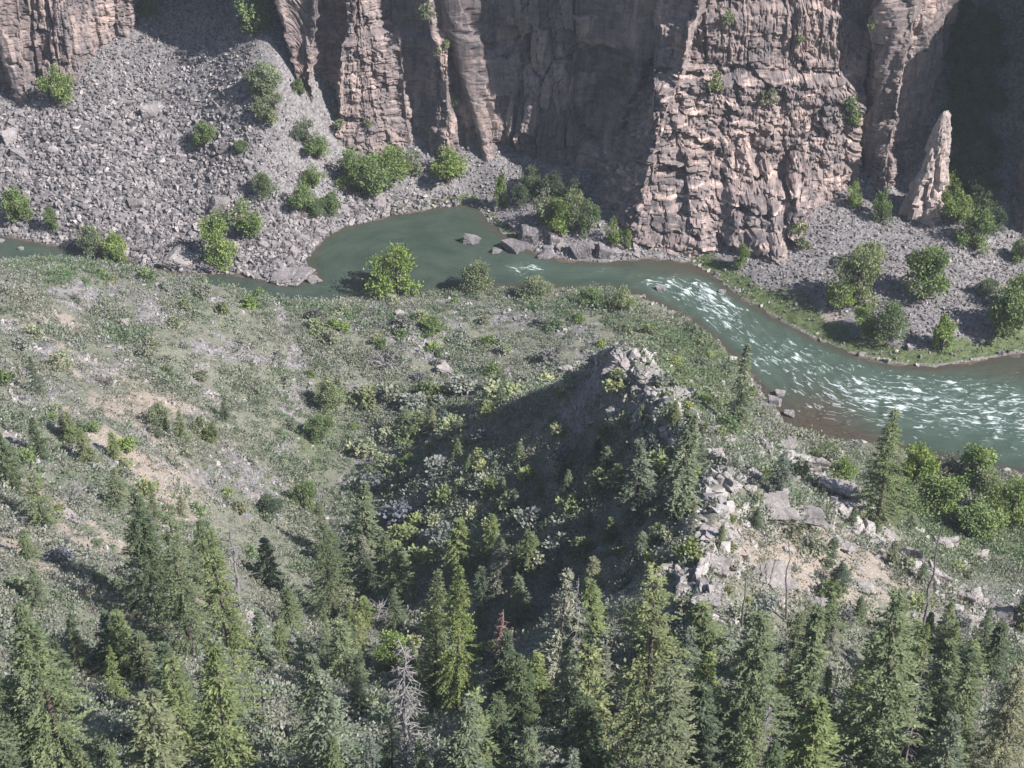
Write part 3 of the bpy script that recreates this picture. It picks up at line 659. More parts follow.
# ------------------------------------------------------------------ conifers one can point to: foot (u, v), top v, crown width in photo pixels
for a in [
    (876, 530, 410, 50, GREEN, 'tall solitary fir standing by the river bend right of the rocky ridge', 0),
    (676, 522, 412, 42, BLUEG, 'taller one of two grey-green firs on the shaded spur, just left of the crest', 3),
    (636, 524, 440, 38, BLUEG, 'grey-green fir on the shaded spur face left of its taller neighbour', 1),
    (737, 432, 346, 26, BLUEG, 'slender grey-green fir on the river side of the spur, close to the rapids', 3),
    (467, 476, 458, 14, MIDG, 'tiny bright young conifer alone in the shaded slope below the spur', 5),
    (162, 628, 484, 66, DARKG, 'big dark fir with broken-looking top in the middle of the left hillside', 2),
    (192, 655, 505, 54, GREEN, 'green fir growing against the right side of the big dark hillside fir', 0),
    (240, 722, 532, 60, GREEN, 'tall fir with a greyish top beside the pale outcrop of the left foreground', 4),
    (336, 622, 502, 46, GREEN, 'pointed fir standing at the mouth of the shaded gully', 1),
    (366, 560, 482, 34, BLUEG, 'smaller grey-green fir right behind the pointed gully fir', 3),
    (72, 790, 604, 84, GREEN, 'large full fir in the left foreground, second from the lower left corner', 2),
    (10, 800, 674, 56, GREEN, 'fir cut by the left edge in the lower left corner', 0),
    (165, 810, 690, 70, YELG, 'pale green fir at the bottom edge left of the tallest foreground firs', 4),
    (232, 800, 640, 64, GREEN, 'full fir at the bottom edge below the grey-topped fir', 0),
    (330, 810, 664, 74, BLUEG, 'broad pale fir at the bottom edge left of the bare grey snag', 2),
    (434, 706, 572, 42, YELG, 'left one of two slim firs standing close together in the middle foreground', 3),
    (458, 712, 562, 46, GREEN, 'right one of two slim firs standing close together in the middle foreground', 1),
    (556, 690, 568, 54, GREY, 'greyish thinning fir above the pale rocky clearing', 8),
    (640, 770, 562, 94, YELG, 'biggest yellow-green fir in the middle foreground, right of the rocky clearing', 6),
    (660, 830, 660, 84, YELG, 'bright yellow-green fir at the bottom edge under the biggest fir', 4),
    (742, 752, 608, 84, GREEN, 'dense dark green fir in the foreground right of the yellow-green pair', 5),
    (800, 722, 608, 40, GREEN, 'slim green fir between the dense dark fir and the broad right foreground fir', 7),
    (872, 790, 592, 94, GREEN, 'broad tall fir in the right foreground left of the grey dead trunk', 2),
    (932, 742, 640, 46, GREEN, 'dark green fir right of the grey dead trunk in the right foreground', 1),
    (992, 800, 656, 66, GREY, 'grey-green fir at the bottom edge near the lower right corner', 4),
    (1020, 632, 584, 22, GREEN, 'small fir cut by the right edge above the scree patch', 7),
    (480, 800, 690, 66, GREEN, 'fir at the bottom edge right of the bare grey snag', 2),
    (530, 808, 730, 50, BLUEG, 'low dark fir at the bottom edge under the rocky clearing', 0),
    (40, 458, 418, 26, DARKG, 'upper dark young fir on the upper left hillside by the left edge', 5),
    (14, 490, 432, 34, DARKG, 'dark fir at the left edge below the two young hillside firs', 0),
    (38, 394, 356, 20, DARKG, 'young dark juniper highest up the left hillside', 5),
    (44, 528, 470, 34, GREEN, 'thin green fir low on the left edge above the pale ledges', 8),
    (568, 500, 470, 22, BLUEG, 'short conifer in the middle of the shaded spur face', 5),
    (128, 680, 612, 44, GREEN, 'medium fir below the big dark hillside fir', 1),
    (700, 470, 430, 18, BLUEG, 'small conifer on the very crest of the spur', 5),
    (778, 500, 452, 26, BLUEG, 'short conifer on the sunny side of the ridge above the long pale ledge', 4),
    (826, 640, 596, 34, GREEN, 'conifer on the sunlit rocky slope below the dead poles', 5),
    (590, 640, 580, 38, GREEN, 'conifer at the foot of the shaded spur above the big yellow-green fir', 3),
    (400, 600, 540, 40, BLUEG, 'bluish conifer in the gully right of the pointed fir', 2),
    (270, 590, 540, 36, DARKG, 'dark conifer left of the pointed gully fir', 3),
    (205, 560, 520, 30, GREEN, 'small conifer behind the big dark hillside fir', 5),
    (890, 700, 650, 30, DARKG, 'small dark conifer right behind the broad right foreground fir', 7),
    (965, 690, 640, 36, GREEN, 'conifer left of the leaning dark snag at the right', 4),
    (700, 660, 600, 46, GREEN, 'conifer below the white ridge boulders', 6),
    (590, 800, 700, 60, DARKG, 'dark fir at the bottom edge between the low fir and the bright fir', 1),
    (800, 800, 700, 60, GREEN, 'fir at the bottom edge right of the pale snag with hanging twigs', 3),
    (930, 812, 720, 60, GREEN, 'fir at the bottom edge under the grey dead trunk', 0),
]:
    conifer(*a[:6], proto=a[6], name='fir_tree' if 'fir' in a[5].split() else 'conifer')
# smaller trees of the stand, in groups nothing tells apart
GRP = [
    ('bottom', 'mid-sized fir in the crowded stand along the bottom edge', 'firs of the crowded bottom stand', 28, lambda: (rng.uniform(0, 1024), rng.uniform(735, 830)), (70, 118), (.36, .52)),
    ('middle', 'small conifer filling the gaps between the foreground firs', 'conifers filling the foreground gaps', 46, lambda: (rng.uniform(0, 1000), rng.uniform(655, 735)), (38, 80), (.4, .6)),
    ('gully', 'low dark conifer among the brush of the shaded gully', 'low conifers of the shaded gully', 22, lambda: (rng.uniform(290, 610), rng.uniform(560, 640)), (26, 52), (.5, .75)),
    ('left', 'scattered young conifer on the sunny left hillside', 'young conifers of the left hillside', 16, lambda: (rng.uniform(0, 250), rng.uniform(420, 640)), (20, 42), (.5, .7)),
    ('spur', 'stunted conifer on the shaded flank of the spur', 'stunted conifers of the shaded flank', 26, lambda: (rng.uniform(400, 700), rng.uniform(400, 560)), (14, 30), (.6, .9)),
    ('ridge', 'stunted conifer on the sunny rocky slope of the ridge', 'stunted conifers of the sunny ridge', 12, lambda: (rng.uniform(715, 990), rng.uniform(520, 660)), (16, 36), (.5, .8))]
for nm, lab, grp, n, fn, (h0, h1), (w0, w1) in GRP:
    c = 0; tries = 0
    while c < n and tries < 900:
        tries += 1
        u, v = fn()
        P = hit(u, v)
        if any((P[0]-x)**2+(P[1]-y)**2 < (.42*rr+.8)**2 for x, y, rr in PLACED): continue
        hp = rng.uniform(h0, h1)
        col = [GREEN, BLUEG, DARKG, YELG, GREY][int(rng.choice(5, p=[.34, .22, .16, .16, .12]))]
        conifer(u, v, v-hp, hp*rng.uniform(w0, w1), col, lab, group=grp); c += 1
# dead trees
for a in [
    (408, 790, 640, 74, 0, 'bare pale grey snag with a dense fan of twigs at the bottom centre'),
    (918, 652, 524, 16, 1, 'tall thin dark snag standing on the rocky ridge at the right'),
    (786, 622, 544, 9, 3, 'leaning bare dark pole on the sunny ridge slope', (0, .12)),
    (741, 630, 562, 9, 3, 'upright bare dark pole left of the leaning one on the ridge slope'),
    (958, 692, 612, 18, 1, 'leaning dark snag beside the scree patch at the right', (0, .16)),
    (756, 800, 700, 42, 0, 'pale snag with drooping twigs at the bottom edge right of the centre'),
    (899, 790, 648, 30, 2, 'grey dead trunk with ragged twigs between the two right foreground firs'),
    (503, 684, 610, 38, 2, 'reddish grey dead tree left of the rocky clearing'),
    (575, 676, 578, 30, 2, 'grey dead tree with bare twigs leaning on the thinning fir'),
    (240, 610, 530, 40, 2, 'bleached dead treetop behind the grey-topped fir'),
    (104, 660, 600, 16, 1, 'thin dead stem in the brush of the left foreground'),
]:
    snag(*a[:6], lean=a[6] if len(a) > 6 else (0, 0))
for u, v, s, i, lab in [(386, 366, 46, 0, 'pale bleached dead shrub spread like a fan on the flat below the spur'), (104, 386, 26, 1, 'dark bare dead shrub on the left hillside'),
                        (376, 622, 44, 0, 'fallen white branches in the gully right of the pointed fir'), (470, 640, 30, 0, 'small bleached dead shrub among the middle firs'), (70, 500, 40, 0, 'grey leafless shrub by the pale ledges on the left hillside')]:
    P = hit(u, v); o = link('dead_shrub', DB[i], None, None, tuple(P)); q = s/ppm(P)/3.0; o.scale = (q, q, q*.8); o.rotation_euler.z = rng.uniform(0, 6); tag(o, lab, 'dead shrub'); PLACED.append((P[0], P[1], q*1.4))

# ------------------------------------------------------------------ broadleaf trees and bushes (foot u, v, width, height in photo pixels)
for a in [
    (398, 296, 60, 50, BRIGHT, 'round pale green cottonwood on the near bank at the wide green pool', 'cottonwood', 'cottonwood', 2),
    (478, 292, 36, 30, OLIVE, 'low bushy tree on the near bank right of the round cottonwood', 'tree', 'tree', 4),
    (622, 312, 30, 26, OLIVE, 'small bush on the near bank above the start of the long rapids', 'bush', 'bush', 1),
    (536, 300, 40, 20, OLIVE, 'low olive bush on the near bank opposite the grey boulders', 'bush', 'bush', 4),
    (590, 306, 36, 18, MIDG, 'low green bush on the near bank left of the small bush by the rapids', 'bush', 'bush', 0),
    (915, 486, 42, 44, BRIGHT, 'bright green tree by the river right of the solitary fir', 'tree', 'tree', 0),
    (972, 486, 42, 40, BRIGHT, 'bright green tree on the near bank close to the right edge', 'tree', 'tree', 3),
    (945, 478, 28, 26, GREY, 'grey-green bush between the two bright trees on the near bank', 'bush', 'bush', 1),
    (985, 500, 44, 26, OLIVE, 'brownish bush below the bright tree close to the right edge', 'bush', 'bush', 4),
    (1010, 525, 56, 44, BRIGHT, 'large bright green thicket at the right edge below the river', 'thicket', 'thicket', 2),
    (940, 515, 60, 36, MIDG, 'dense green thicket below the first bright riverside tree', 'thicket', 'thicket', 4),
    (902, 512, 44, 32, MIDG, 'dense green thicket directly right of the solitary fir', 'thicket', 'thicket', 0),
    (975, 535, 50, 30, MIDG, 'dense green thicket in front of the brownish bush', 'thicket', 'thicket', 5),
    (820, 470, 40, 28, BLUEG, 'grey-green bush at the tip of the brown shallows', 'bush', 'bush', 1),
    (840, 482, 36, 24, MIDG, 'green bush left of the solitary fir', 'bush', 'bush', 0),
    (320, 440, 30, 26, MIDG, 'bright green bush in the gully at the foot of the left hillside', 'bush', 'bush', 0),
    (330, 410, 34, 30, OLIVE, 'yellowish green bush at the gully mouth', 'bush', 'bush', 4),
    (434, 334, 24, 18, BRIGHT, 'small bright green bush on the flat right of the fan-shaped dead shrub', 'bush', 'bush', 3),
    (270, 520, 34, 22, DARKG, 'dark round bush beside the scree strip in the gully', 'bush', 'bush', 4),
    (305, 510, 34, 28, MIDG, 'bright green bush right of the scree strip in the gully', 'bush', 'bush', 2),
    (410, 470, 22, 16, MIDG, 'light green bush on the edge of the spur shadow', 'bush', 'bush', 1),
    (396, 670, 40, 36, MIDG, 'bright leafy bush among the firs left of the middle pair', 'bush', 'bush', 5),
    (160, 428, 26, 26, OLIVE, 'spreading grey-green juniper on the left hillside below the bare soil', 'juniper', 'juniper', 5),
    (207, 440, 24, 26, GREEN, 'round dark green juniper lower right on the left hillside', 'juniper', 'juniper', 1),
    # far bank, left talus
    (60, 106, 36, 42, BRIGHT, 'bright green bush at the foot of the left cliff', 'bush', 'bush', 0),
    (149, 18, 20, 24, MIDG, 'green bush at the top edge just right of the left cliff', 'bush', 'bush', 3),
    (254, 36, 38, 56, MIDG, 'tall green bush at the top edge where the talus meets the middle cliff', 'bush', 'bush', 1),
    (266, 96, 38, 34, OLIVE, 'upper lobe of grey-green brush on the upper right talus', 'bush', 'bush', 5),
    (270, 121, 30, 34, OLIVE, 'grey-green bush just below the upper talus brush', 'bush', 'bush', 1),
    (300, 96, 14, 18, MIDG, 'small bush against the foot of the middle cliff', 'bush', 'bush', 3),
    (205, 146, 28, 26, MIDG, 'compact green bush in the middle of the talus', 'bush', 'bush', 0),
    (240, 154, 18, 14, MIDG, 'smallest green bush right of the compact one on the talus', 'bush', 'bush', 4),
    (305, 140, 22, 24, OLIVE, 'upper one of two bushes on the fine gravel right of the talus', 'bush', 'bush', 1),
    (317, 160, 28, 28, MIDG, 'lower one of two bushes on the fine gravel right of the talus', 'bush', 'bush', 0),
    (264, 198, 26, 26, MIDG, 'green bush on the lower talus above the riverside thicket', 'bush', 'bush', 4),
    (247, 234, 34, 36, MIDG, 'green bush on the upper right of the riverside bush on the talus', 'bush', 'bush', 1),
    (223, 262, 48, 50, BRIGHT, 'largest bush at the talus foot above the flat river slabs', 'bush', 'bush', 2),
    (20, 220, 34, 34, MIDG, 'bush at the left edge above the narrow end of the river', 'bush', 'bush', 0),
    (53, 232, 16, 28, MIDG, 'narrow bush right of the left edge bush', 'bush', 'bush', 3),
    (93, 253, 32, 28, OLIVE, 'left one of a pair of bushes at the narrow end of the river', 'bush', 'bush', 4),
    (117, 259, 28, 28, BRIGHT, 'right one of a pair of bushes at the narrow end of the river', 'bush', 'bush', 0),
    (313, 187, 24, 22, MIDG, 'small bush above the pair on the lower right talus', 'bush', 'bush', 1),
    (302, 214, 30, 32, MIDG, 'left one of a pair of bushes on the lower right talus', 'bush', 'bush', 0),
    (316, 220, 20, 22, MIDG, 'bush wedged below the pair on the lower right talus', 'bush', 'bush', 4),
    (333, 213, 24, 22, MIDG, 'right one of a pair of bushes on the lower right talus', 'bush', 'bush', 3),
    (350, 186, 40, 40, MIDG, 'left mass of the long thicket under the middle cliff', 'thicket', 'thicket', 2),
    (372, 196, 44, 42, MIDG, 'front mass of the long thicket under the middle cliff', 'thicket', 'thicket', 5),
    (394, 182, 40, 36, BRIGHT, 'right mass of the long thicket under the middle cliff', 'thicket', 'thicket', 4),
    (412, 172, 24, 24, OLIVE, 'back end of the long thicket against the middle cliff', 'thicket', 'thicket', 1),
    (448, 184, 42, 38, BRIGHT, 'separate bright tree under the shadow edge of the middle cliff', 'tree', 'tree', 0),
    (502, 208, 16, 36, BRIGHT, 'narrow bright tree at the left end of the boulder shore', 'tree', 'tree', 3),
    (545, 226, 28, 40, OLIVE, 'left tree of the clump in front of the dark alcove', 'tree', 'tree', 1),
    (560, 236, 30, 38, BRIGHT, 'front tree of the clump in front of the dark alcove', 'tree', 'tree', 4),
    (572, 230, 26, 42, OLIVE, 'middle tree of the clump in front of the dark alcove', 'tree', 'tree', 5),
    (588, 234, 24, 36, MIDG, 'right tree of the clump in front of the dark alcove', 'tree', 'tree', 0),
    (613, 244, 18, 26, BRIGHT, 'larger of two small trees right of the alcove clump', 'tree', 'tree', 1),
    (627, 248, 11, 20, BRIGHT, 'smaller of two small trees against the buttress foot', 'tree', 'tree', 3),
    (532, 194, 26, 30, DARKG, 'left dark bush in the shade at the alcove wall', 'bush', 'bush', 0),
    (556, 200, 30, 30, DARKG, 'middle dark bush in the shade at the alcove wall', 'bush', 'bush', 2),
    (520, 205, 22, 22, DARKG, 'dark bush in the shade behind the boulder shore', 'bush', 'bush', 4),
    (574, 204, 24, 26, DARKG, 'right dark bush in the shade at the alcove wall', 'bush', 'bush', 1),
    # far bank, right
    (740, 268, 16, 26, MIDG, 'narrow bush in the shaded nook of the buttress foot', 'bush', 'bush', 3),
    (853, 206, 17, 26, BRIGHT, 'narrow bush at the mouth of the cleft right of the buttress', 'bush', 'bush', 1),
    (881, 222, 24, 34, MIDG, 'bush under the rock fin left of the rock spire', 'bush', 'bush', 0),
    (855, 305, 56, 56, OLIVE, 'biggest bush on the right far bank', 'bush', 'bush', 2),
    (842, 306, 34, 24, BRIGHT, 'low front lobe of greenery at the biggest far bank bush', 'bush', 'bush', 4),
    (868, 268, 36, 26, OLIVE, 'grey-green bush behind the biggest far bank bush', 'bush', 'bush', 5),
    (926, 298, 52, 52, MIDG, 'round dark green bush right of the biggest far bank bush', 'bush', 'bush', 4),
    (865, 336, 30, 32, BRIGHT, 'left one of two rounded bushes above the grassy right bank', 'bush', 'bush', 0),
    (889, 340, 38, 38, MIDG, 'right one of two rounded bushes above the grassy right bank', 'bush', 'bush', 4),
    (940, 350, 26, 36, BRIGHT, 'upright bush alone on the grassy right bank', 'bush', 'bush', 3),
    (946, 206, 24, 34, BRIGHT, 'top bush of the green line beside the rock spire', 'bush', 'bush', 1),
    (955, 224, 34, 34, BRIGHT, 'middle bush of the green line right of the rock spire', 'bush', 'bush', 0),
    (974, 250, 42, 42, MIDG, 'lowest and largest bush of the green line right of the rock spire', 'bush', 'bush', 2),
    (1006, 338, 50, 52, MIDG, 'large bush at the right edge of the far bank', 'bush', 'bush', 5),
    (1018, 312, 36, 42, BRIGHT, 'bright bush cut by the right edge above the grassy bank', 'bush', 'bush', 0),
    (985, 296, 24, 18, OLIVE, 'low olive bush left of the large right edge bush', 'bush', 'bush', 4),
    (1020, 262, 20, 30, MIDG, 'bush at the right edge below the dark right cliff', 'bush', 'bush', 1),
]:
    broad(a[0], a[1], a[2], a[3], a[4], a[5], a[6], a[7], proto=a[8])
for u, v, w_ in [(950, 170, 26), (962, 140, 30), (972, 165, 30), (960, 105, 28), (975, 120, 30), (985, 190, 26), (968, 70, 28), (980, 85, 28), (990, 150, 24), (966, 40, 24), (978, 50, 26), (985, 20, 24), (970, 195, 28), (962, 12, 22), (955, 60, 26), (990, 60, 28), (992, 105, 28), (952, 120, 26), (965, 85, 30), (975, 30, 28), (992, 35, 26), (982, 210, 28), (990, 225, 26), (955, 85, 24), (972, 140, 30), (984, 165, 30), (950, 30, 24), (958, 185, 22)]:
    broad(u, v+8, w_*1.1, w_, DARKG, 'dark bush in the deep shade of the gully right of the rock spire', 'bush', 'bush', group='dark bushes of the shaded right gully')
# plants rooted on the walls
for u, v, w_, lab in [(428, 12, 20, 'shrub hanging high in the crack of the middle cliff at the top edge'), (340, 122, 12, 'small shrub on a ledge low in the middle cliff'), (436, 52, 12, 'shrub in the crack of the middle cliff'), (448, 40, 10, 'small shrub right of the crack of the middle cliff'),
                      (851, 104, 18, 'upper bush growing inside the dark cleft'), (856, 118, 20, 'lower bush growing inside the dark cleft'), (715, 75, 22, 'grey shrub on the broad ledge of the buttress, left one'), (768, 96, 20, 'grey shrub on the broad ledge of the buttress, right one'),
                      (800, 222, 18, 'upper small shrub on the lower right corner of the buttress'), (803, 240, 18, 'lower small shrub on the lower right corner of the buttress'), (728, 12, 16, 'grey shrub near the top of the buttress by the top edge'), (800, 40, 12, 'small shrub high on the buttress'), (624, 66, 12, 'single shrub on the shaded slab of the alcove'),
                      (457, 100, 12, 'small shrub at the shadow edge of the middle cliff'), (372, 120, 10, 'tiny shrub low on the middle cliff face'), (868, 20, 12, 'small shrub at the top of the rock fin')]:
    P = cliff_at(u, v+w_*.4); P = P-np.array([0, .2, .3]); pr = SHR[int(rng.integers(len(SHR)))]
    sz = w_/ppm(P)
    put_tree('shrub', pr, P, sz*.85, (sz/pr[3])/(sz*.85/pr[2]), tint(MIDG if u > 840 and v > 100 else OLIVE), lab, 'shrub')
# ------------------------------------------------------------------ rocks
def hull_rock(seed, n=13, sub=0, rough=0):
    r = np.random.default_rng(seed)
    bm = bmesh.new()
    P = r.normal(size=(n, 3)); P /= np.linalg.norm(P, axis=1)[:, None]; P *= r.uniform(.75, 1.1, (n, 1)); P = np.sign(P)*np.abs(P)**.8
    for p in P: bm.verts.new(p*.5)
    bmesh.ops.convex_hull(bm, input=bm.verts)
    bmesh.ops.delete(bm, geom=[v for v in bm.verts if not v.link_faces], context='VERTS')
    if sub:
        bmesh.ops.bevel(bm, geom=bm.edges[:], offset=.035, segments=1, affect='EDGES')
        bmesh.ops.triangulate(bm, faces=bm.faces[:])
        for i in range(sub):
            bmesh.ops.subdivide_edges(bm, edges=bm.edges[:], cuts=1, use_grid_fill=True)
        bmesh.ops.triangulate(bm, faces=bm.faces[:])
        co = np.array([v.co for v in bm.verts])
        d = rough*fbm(co[:, 0]*3, co[:, 1]*3, co[:, 2]*3, o=3, seed=seed)
        for v, q in zip(bm.verts, d): v.co *= 1+q
    bmesh.ops.triangulate(bm, faces=bm.faces[:])
    bm.normal_update()
    V = np.array([v.co for v in bm.verts]); F = np.array([[v.index for v in f.verts] for f in bm.faces]); bm.free()
    return V, F
def crag(seed, amp=1.0, big=.55):
    """big jointed block: an angular body cut by cracks, its pieces shifted against each other"""
    r = np.random.default_rng(seed); bm = bmesh.new()
    P = r.uniform(-.5, .5, (16, 3)); P = np.sign(P)*np.abs(P*2)**big*.5
    for p in P: bm.verts.new(p)
    bmesh.ops.convex_hull(bm, input=bm.verts)
    bmesh.ops.delete(bm, geom=[v for v in bm.verts if not v.link_faces], context='VERTS')
    for i in range(5):
        bmesh.ops.triangulate(bm, faces=bm.faces[:])
        ed = [e for e in bm.edges if e.calc_length() > .045]
        if ed: bmesh.ops.subdivide_edges(bm, edges=ed, cuts=1)
    bmesh.ops.triangulate(bm, faces=bm.faces[:])
    V = np.array([v.co for v in bm.verts]); bm.verts.index_update(); F = np.array([[v.index for v in f.verts] for f in bm.faces]); bm.free()
    Rm = rot_rand(1, r)[0]; q = V@(np.eye(3)*.8+.2*Rm)
    w_ = [.05*fbm(V[:, 0]*5, V[:, 1]*5, V[:, 2]*5, o=2, seed=seed+i) for i in range(3)]
    ca, ea, ta = cells(q[:, 0]*3.0+w_[0]*3+seed, q[:, 2]*4.4+w_[1]*3, seed); cb, eb, tb = cells(q[:, 1]*2.6+w_[2]*3, q[:, 0]*2.2+seed*.3, seed+1); cc, ec, tc_ = cells(q[:, 0]*7+q[:, 1]*3, q[:, 2]*9+q[:, 1]*2, seed+2)
    g = 1+amp*(.34*(ca-.5)+.26*(cb-.5)+.12*(cc-.5)-.16*sstep(.09, 0, ea)-.13*sstep(.08, 0, eb))+.05*fbm(V[:, 0]*9, V[:, 1]*9, V[:, 2]*9, seed=seed)
    return V*g[:, None], F
HULL = [hull_rock(100+i, 9+i % 5) for i in range(14)]
BOUL = []
for i in range(8):
    V, F = crag(200+i, .38, .6); me = mesh_np('boulder', V, F); me.materials.append(M_ROCK); BOUL.append(me)
BOULP = []
for i in range(6):
    V, F = crag(300+i, .6, .7); me = mesh_np('boulder', V, F); me.materials.append(M_PALE); BOULP.append(me)
CRAG = []
for i in range(7):
    V, F = crag(400+i); me = mesh_np('rock_outcrop', V, F); me.materials.append(M_PALE); CRAG.append(me)
def rock(u, v, w_, lab, pale=False, name='boulder', flat=.6, group=None, deep=.8, outcrop=False, tilt=.3, col=None, rz=None):
    P = hit(u, v); s = w_/ppm(P)
    if P[2] < .15: P[2] = 0.0
    me = CRAG[int(rng.integers(len(CRAG)))] if outcrop else (BOULP if pale else BOUL)[int(rng.integers(6))]
    o = bpy.data.objects.new('rock_outcrop' if outcrop else name, me); COL.objects.link(o)
    o.location = (P[0], P[1], P[2]+s*flat*(.12 if outcrop else .16)); o.scale = (s, s*deep*rng.uniform(.8, 1.2), s*flat)
    o.rotation_euler = (rng.normal()*tilt*.5, rng.normal()*tilt*.5, rng.uniform(-.5, .5) if rz is None else rz)
    g = rng.uniform(.85, 1.12)*(.86 if outcrop else 1); o.color = col or (g, g*rng.uniform(.97, 1.0), g*rng.uniform(.94, 1.0), 1)
    tag(o, lab, 'outcrop' if outcrop else 'boulder', group); PLACED.append((P[0], P[1], s*.4)); return o
for u, v, w_, lab, fl in [
    (472, 243, 15, 'rounded grey boulder alone in the green pool', .75), (497, 252, 10, 'small low rock in the water right of the pool boulder', .4), (516, 248, 22, 'flat grey slab at the upstream end of the boulder shore', .4),
    (531, 242, 24, 'big angular boulder on the shore behind the flat slab', .8), (546, 257, 14, 'angular rock at the water left of the cube-shaped boulders', .6), (581, 255, 18, 'cube-shaped grey boulder on the boulder shore', .9), (603, 256, 14, 'second cube-shaped boulder right of the larger one on the shore', .9), (593, 251, 12, 'rock wedged behind the two cube-shaped boulders', .8),
    (182, 265, 40, 'long dark slab at the talus foot by the river', .45), (206, 270, 18, 'pale tilted slab between the long dark slab and the water', .45), (294, 276, 48, 'longest flat slab reaching into the green pool', .28), (314, 279, 22, 'flat rock at the tip of the longest river slab', .28),
    (153, 114, 24, 'biggest block in the upper middle of the talus', .7), (116, 126, 14, 'pale block left of the biggest talus block', .7), (12, 140, 20, 'dark block by the left edge below the left cliff', .9), (17, 156, 18, 'pale block by the left edge under the dark block', .6), (222, 208, 26, 'pale block above the largest talus bush', .55), (136, 206, 18, 'tilted pale block in the lower talus', .5), (180, 158, 14, 'pinkish block in the middle talus', .6),
    (660, 290, 10, 'dark rock breaking the surface in the rapids', .5), (862, 356, 9, 'pale rock on the grassy right bank left of the upright bush', .8), (911, 348, 12, 'pale boulder below the two rounded bushes', .8), (722, 292, 8, 'small rock at the edge of the green bank', .7),
    (774, 404, 14, 'pinkish boulder at the near waterline beside the brown shallows', .8), (780, 394, 12, 'upper pinkish boulder at the near waterline beside the brown shallows', .8), (788, 416, 12, 'lower pinkish boulder at the near waterline', .7)]:
    shore = 470 < u < 620
    rock(u, v, w_*(1.25 if shore else 1), lab, flat=fl, col=(.72, .71, .72, 1) if shore else None)
OUT = [
    (624, 366, 44, 'white rock cap on the very tip of the spur', .7), (648, 380, 40, 'white ledge just right of the tip of the spur', .5), (570, 374, 30, 'pale jagged rock at the left shoulder of the spur tip', .7), (594, 362, 24, 'jagged rock between the left shoulder and the tip of the spur', .8), (676, 400, 40, 'pale ledge on the crest below the spur tip', .5),
    (704, 430, 36, 'pale ledge further down the crest of the spur', .5), (640, 424, 30, 'reddish broken rock in the shade under the spur tip', .5), (716, 462, 34, 'jagged rocks on the crest above the dead poles', .7), (724, 484, 30, 'split boulder pair on the crest', .9),
    (716, 542, 44, 'big whitish outcrop in the middle of the ridge', .8), (714, 568, 40, 'lower whitish outcrop in the middle of the ridge', .6), (686, 580, 30, 'pale broken rocks left of the lower whitish outcrop', .6), (704, 606, 34, 'pale outcrop above the foreground firs', .7), (768, 586, 70, 'broad grey slab at the foot of the dead poles', .5),
    (806, 470, 56, 'long pale ledge at the head of the sunny ridge slope', .6), (836, 492, 50, 'lower end of the long pale ledge left of the solitary fir', .6), (770, 512, 60, 'grey jointed outcrop on the sunny ridge slope', .5), (800, 520, 50, 'cracked block row right of the grey jointed outcrop', .5), (850, 512, 40, 'blocky pale rock below the solitary fir', .6),
    (880, 536, 44, 'pale outcrop on the outer ridge edge under the solitary fir', .6), (908, 560, 44, 'whitish outcrop on the outer ridge edge left of the tall thin snag', .7), (934, 580, 40, 'whitish outcrop on the outer ridge edge right of the tall thin snag', .7), (944, 548, 34, 'rounded pale outcrop below the green thickets', .5), (840, 548, 36, 'pale block on the reddish soil of the ridge', .6),
    (996, 620, 50, 'grey outcrop beside the scree patch at the right edge', .6), (960, 600, 36, 'pale rocks at the top of the scree patch', .6), (285, 640, 46, 'tilted pale slab behind the grey-topped fir', .6), (216, 618, 28, 'pinkish white rock left of the tilted pale slab', .8), (575, 670, 50, 'pale rock face in the clearing among the firs', .7), (545, 684, 30, 'pinkish rock at the left of the clearing among the firs', .7),
    (722, 752, 30, 'round pale boulder at the bottom edge left of the drooping snag', .8), (72, 520, 50, 'upper pale ledge on the left hillside near the left edge', .4), (62, 540, 36, 'lower pale ledge on the left hillside near the left edge', .45), (15, 530, 36, 'pale ledge cut by the left edge', .45), (128, 328, 34, 'grey pale rock in the upper bare soil of the left hillside', .4), (200, 370, 36, 'light grey rock in the middle of the left hillside', .45),
    (194, 356, 18, 'small light rock above the middle hillside rock', .6), (448, 372, 40, 'pale rock on the flat left of the spur tip', .4), (402, 318, 30, 'pale rock patch on the near flat above the fan-shaped dead shrub', .35), (250, 500, 40, 'broken pale rock beside the gully scree', .35), (860, 590, 36, 'pale block among brush low on the ridge slope', .6), (812, 606, 34, 'pale block beside the leaning pole', .6), (925, 625, 34, 'pale rock left of the scree patch', .6), (890, 640, 26, 'pale rock behind the broad right foreground fir', .7)]
for u, v, w_, lab, fl in OUT: rock(u, v, w_*(.8 if u > 560 else .55), lab, flat=fl*.85, outcrop=True, deep=.75, tilt=.5, col=(.66, .655, .65, 1) if 'grey' in lab else None)
def many(n, grp, lab, fn, s0, s1, pale=False, flat=.65):
    for i in range(n):
        u, v = fn(i); rock(u, v, s0+(s1-s0)*rng.random()**2, lab, pale, flat=flat*rng.uniform(.7, 1.3), group=grp)
many(34, 'boulders of the dark shore', 'grey boulder in the heap along the shore under the dark alcove', lambda i: (lambda t: (t, np.interp(t, [495, 540, 575, 640], [222, 247, 256, 256])-rng.random()*16))(rng.uniform(495, 640)), 7, 17)
many(40, 'rocks along the talus foot', 'grey rock in the jumble between talus and green pool', lambda i: (lambda t: (t, np.interp(t, [215, 280, 305, 330, 360, 400], [262, 268, 254, 232, 218, 206])-rng.random()*22))(rng.uniform(215, 400)), 5, 16)
many(42, 'large blocks in the talus', 'large angular block lying among the smaller talus rocks', lambda i: (rng.uniform(0, 250), rng.uniform(110, 250)), 6, 12)
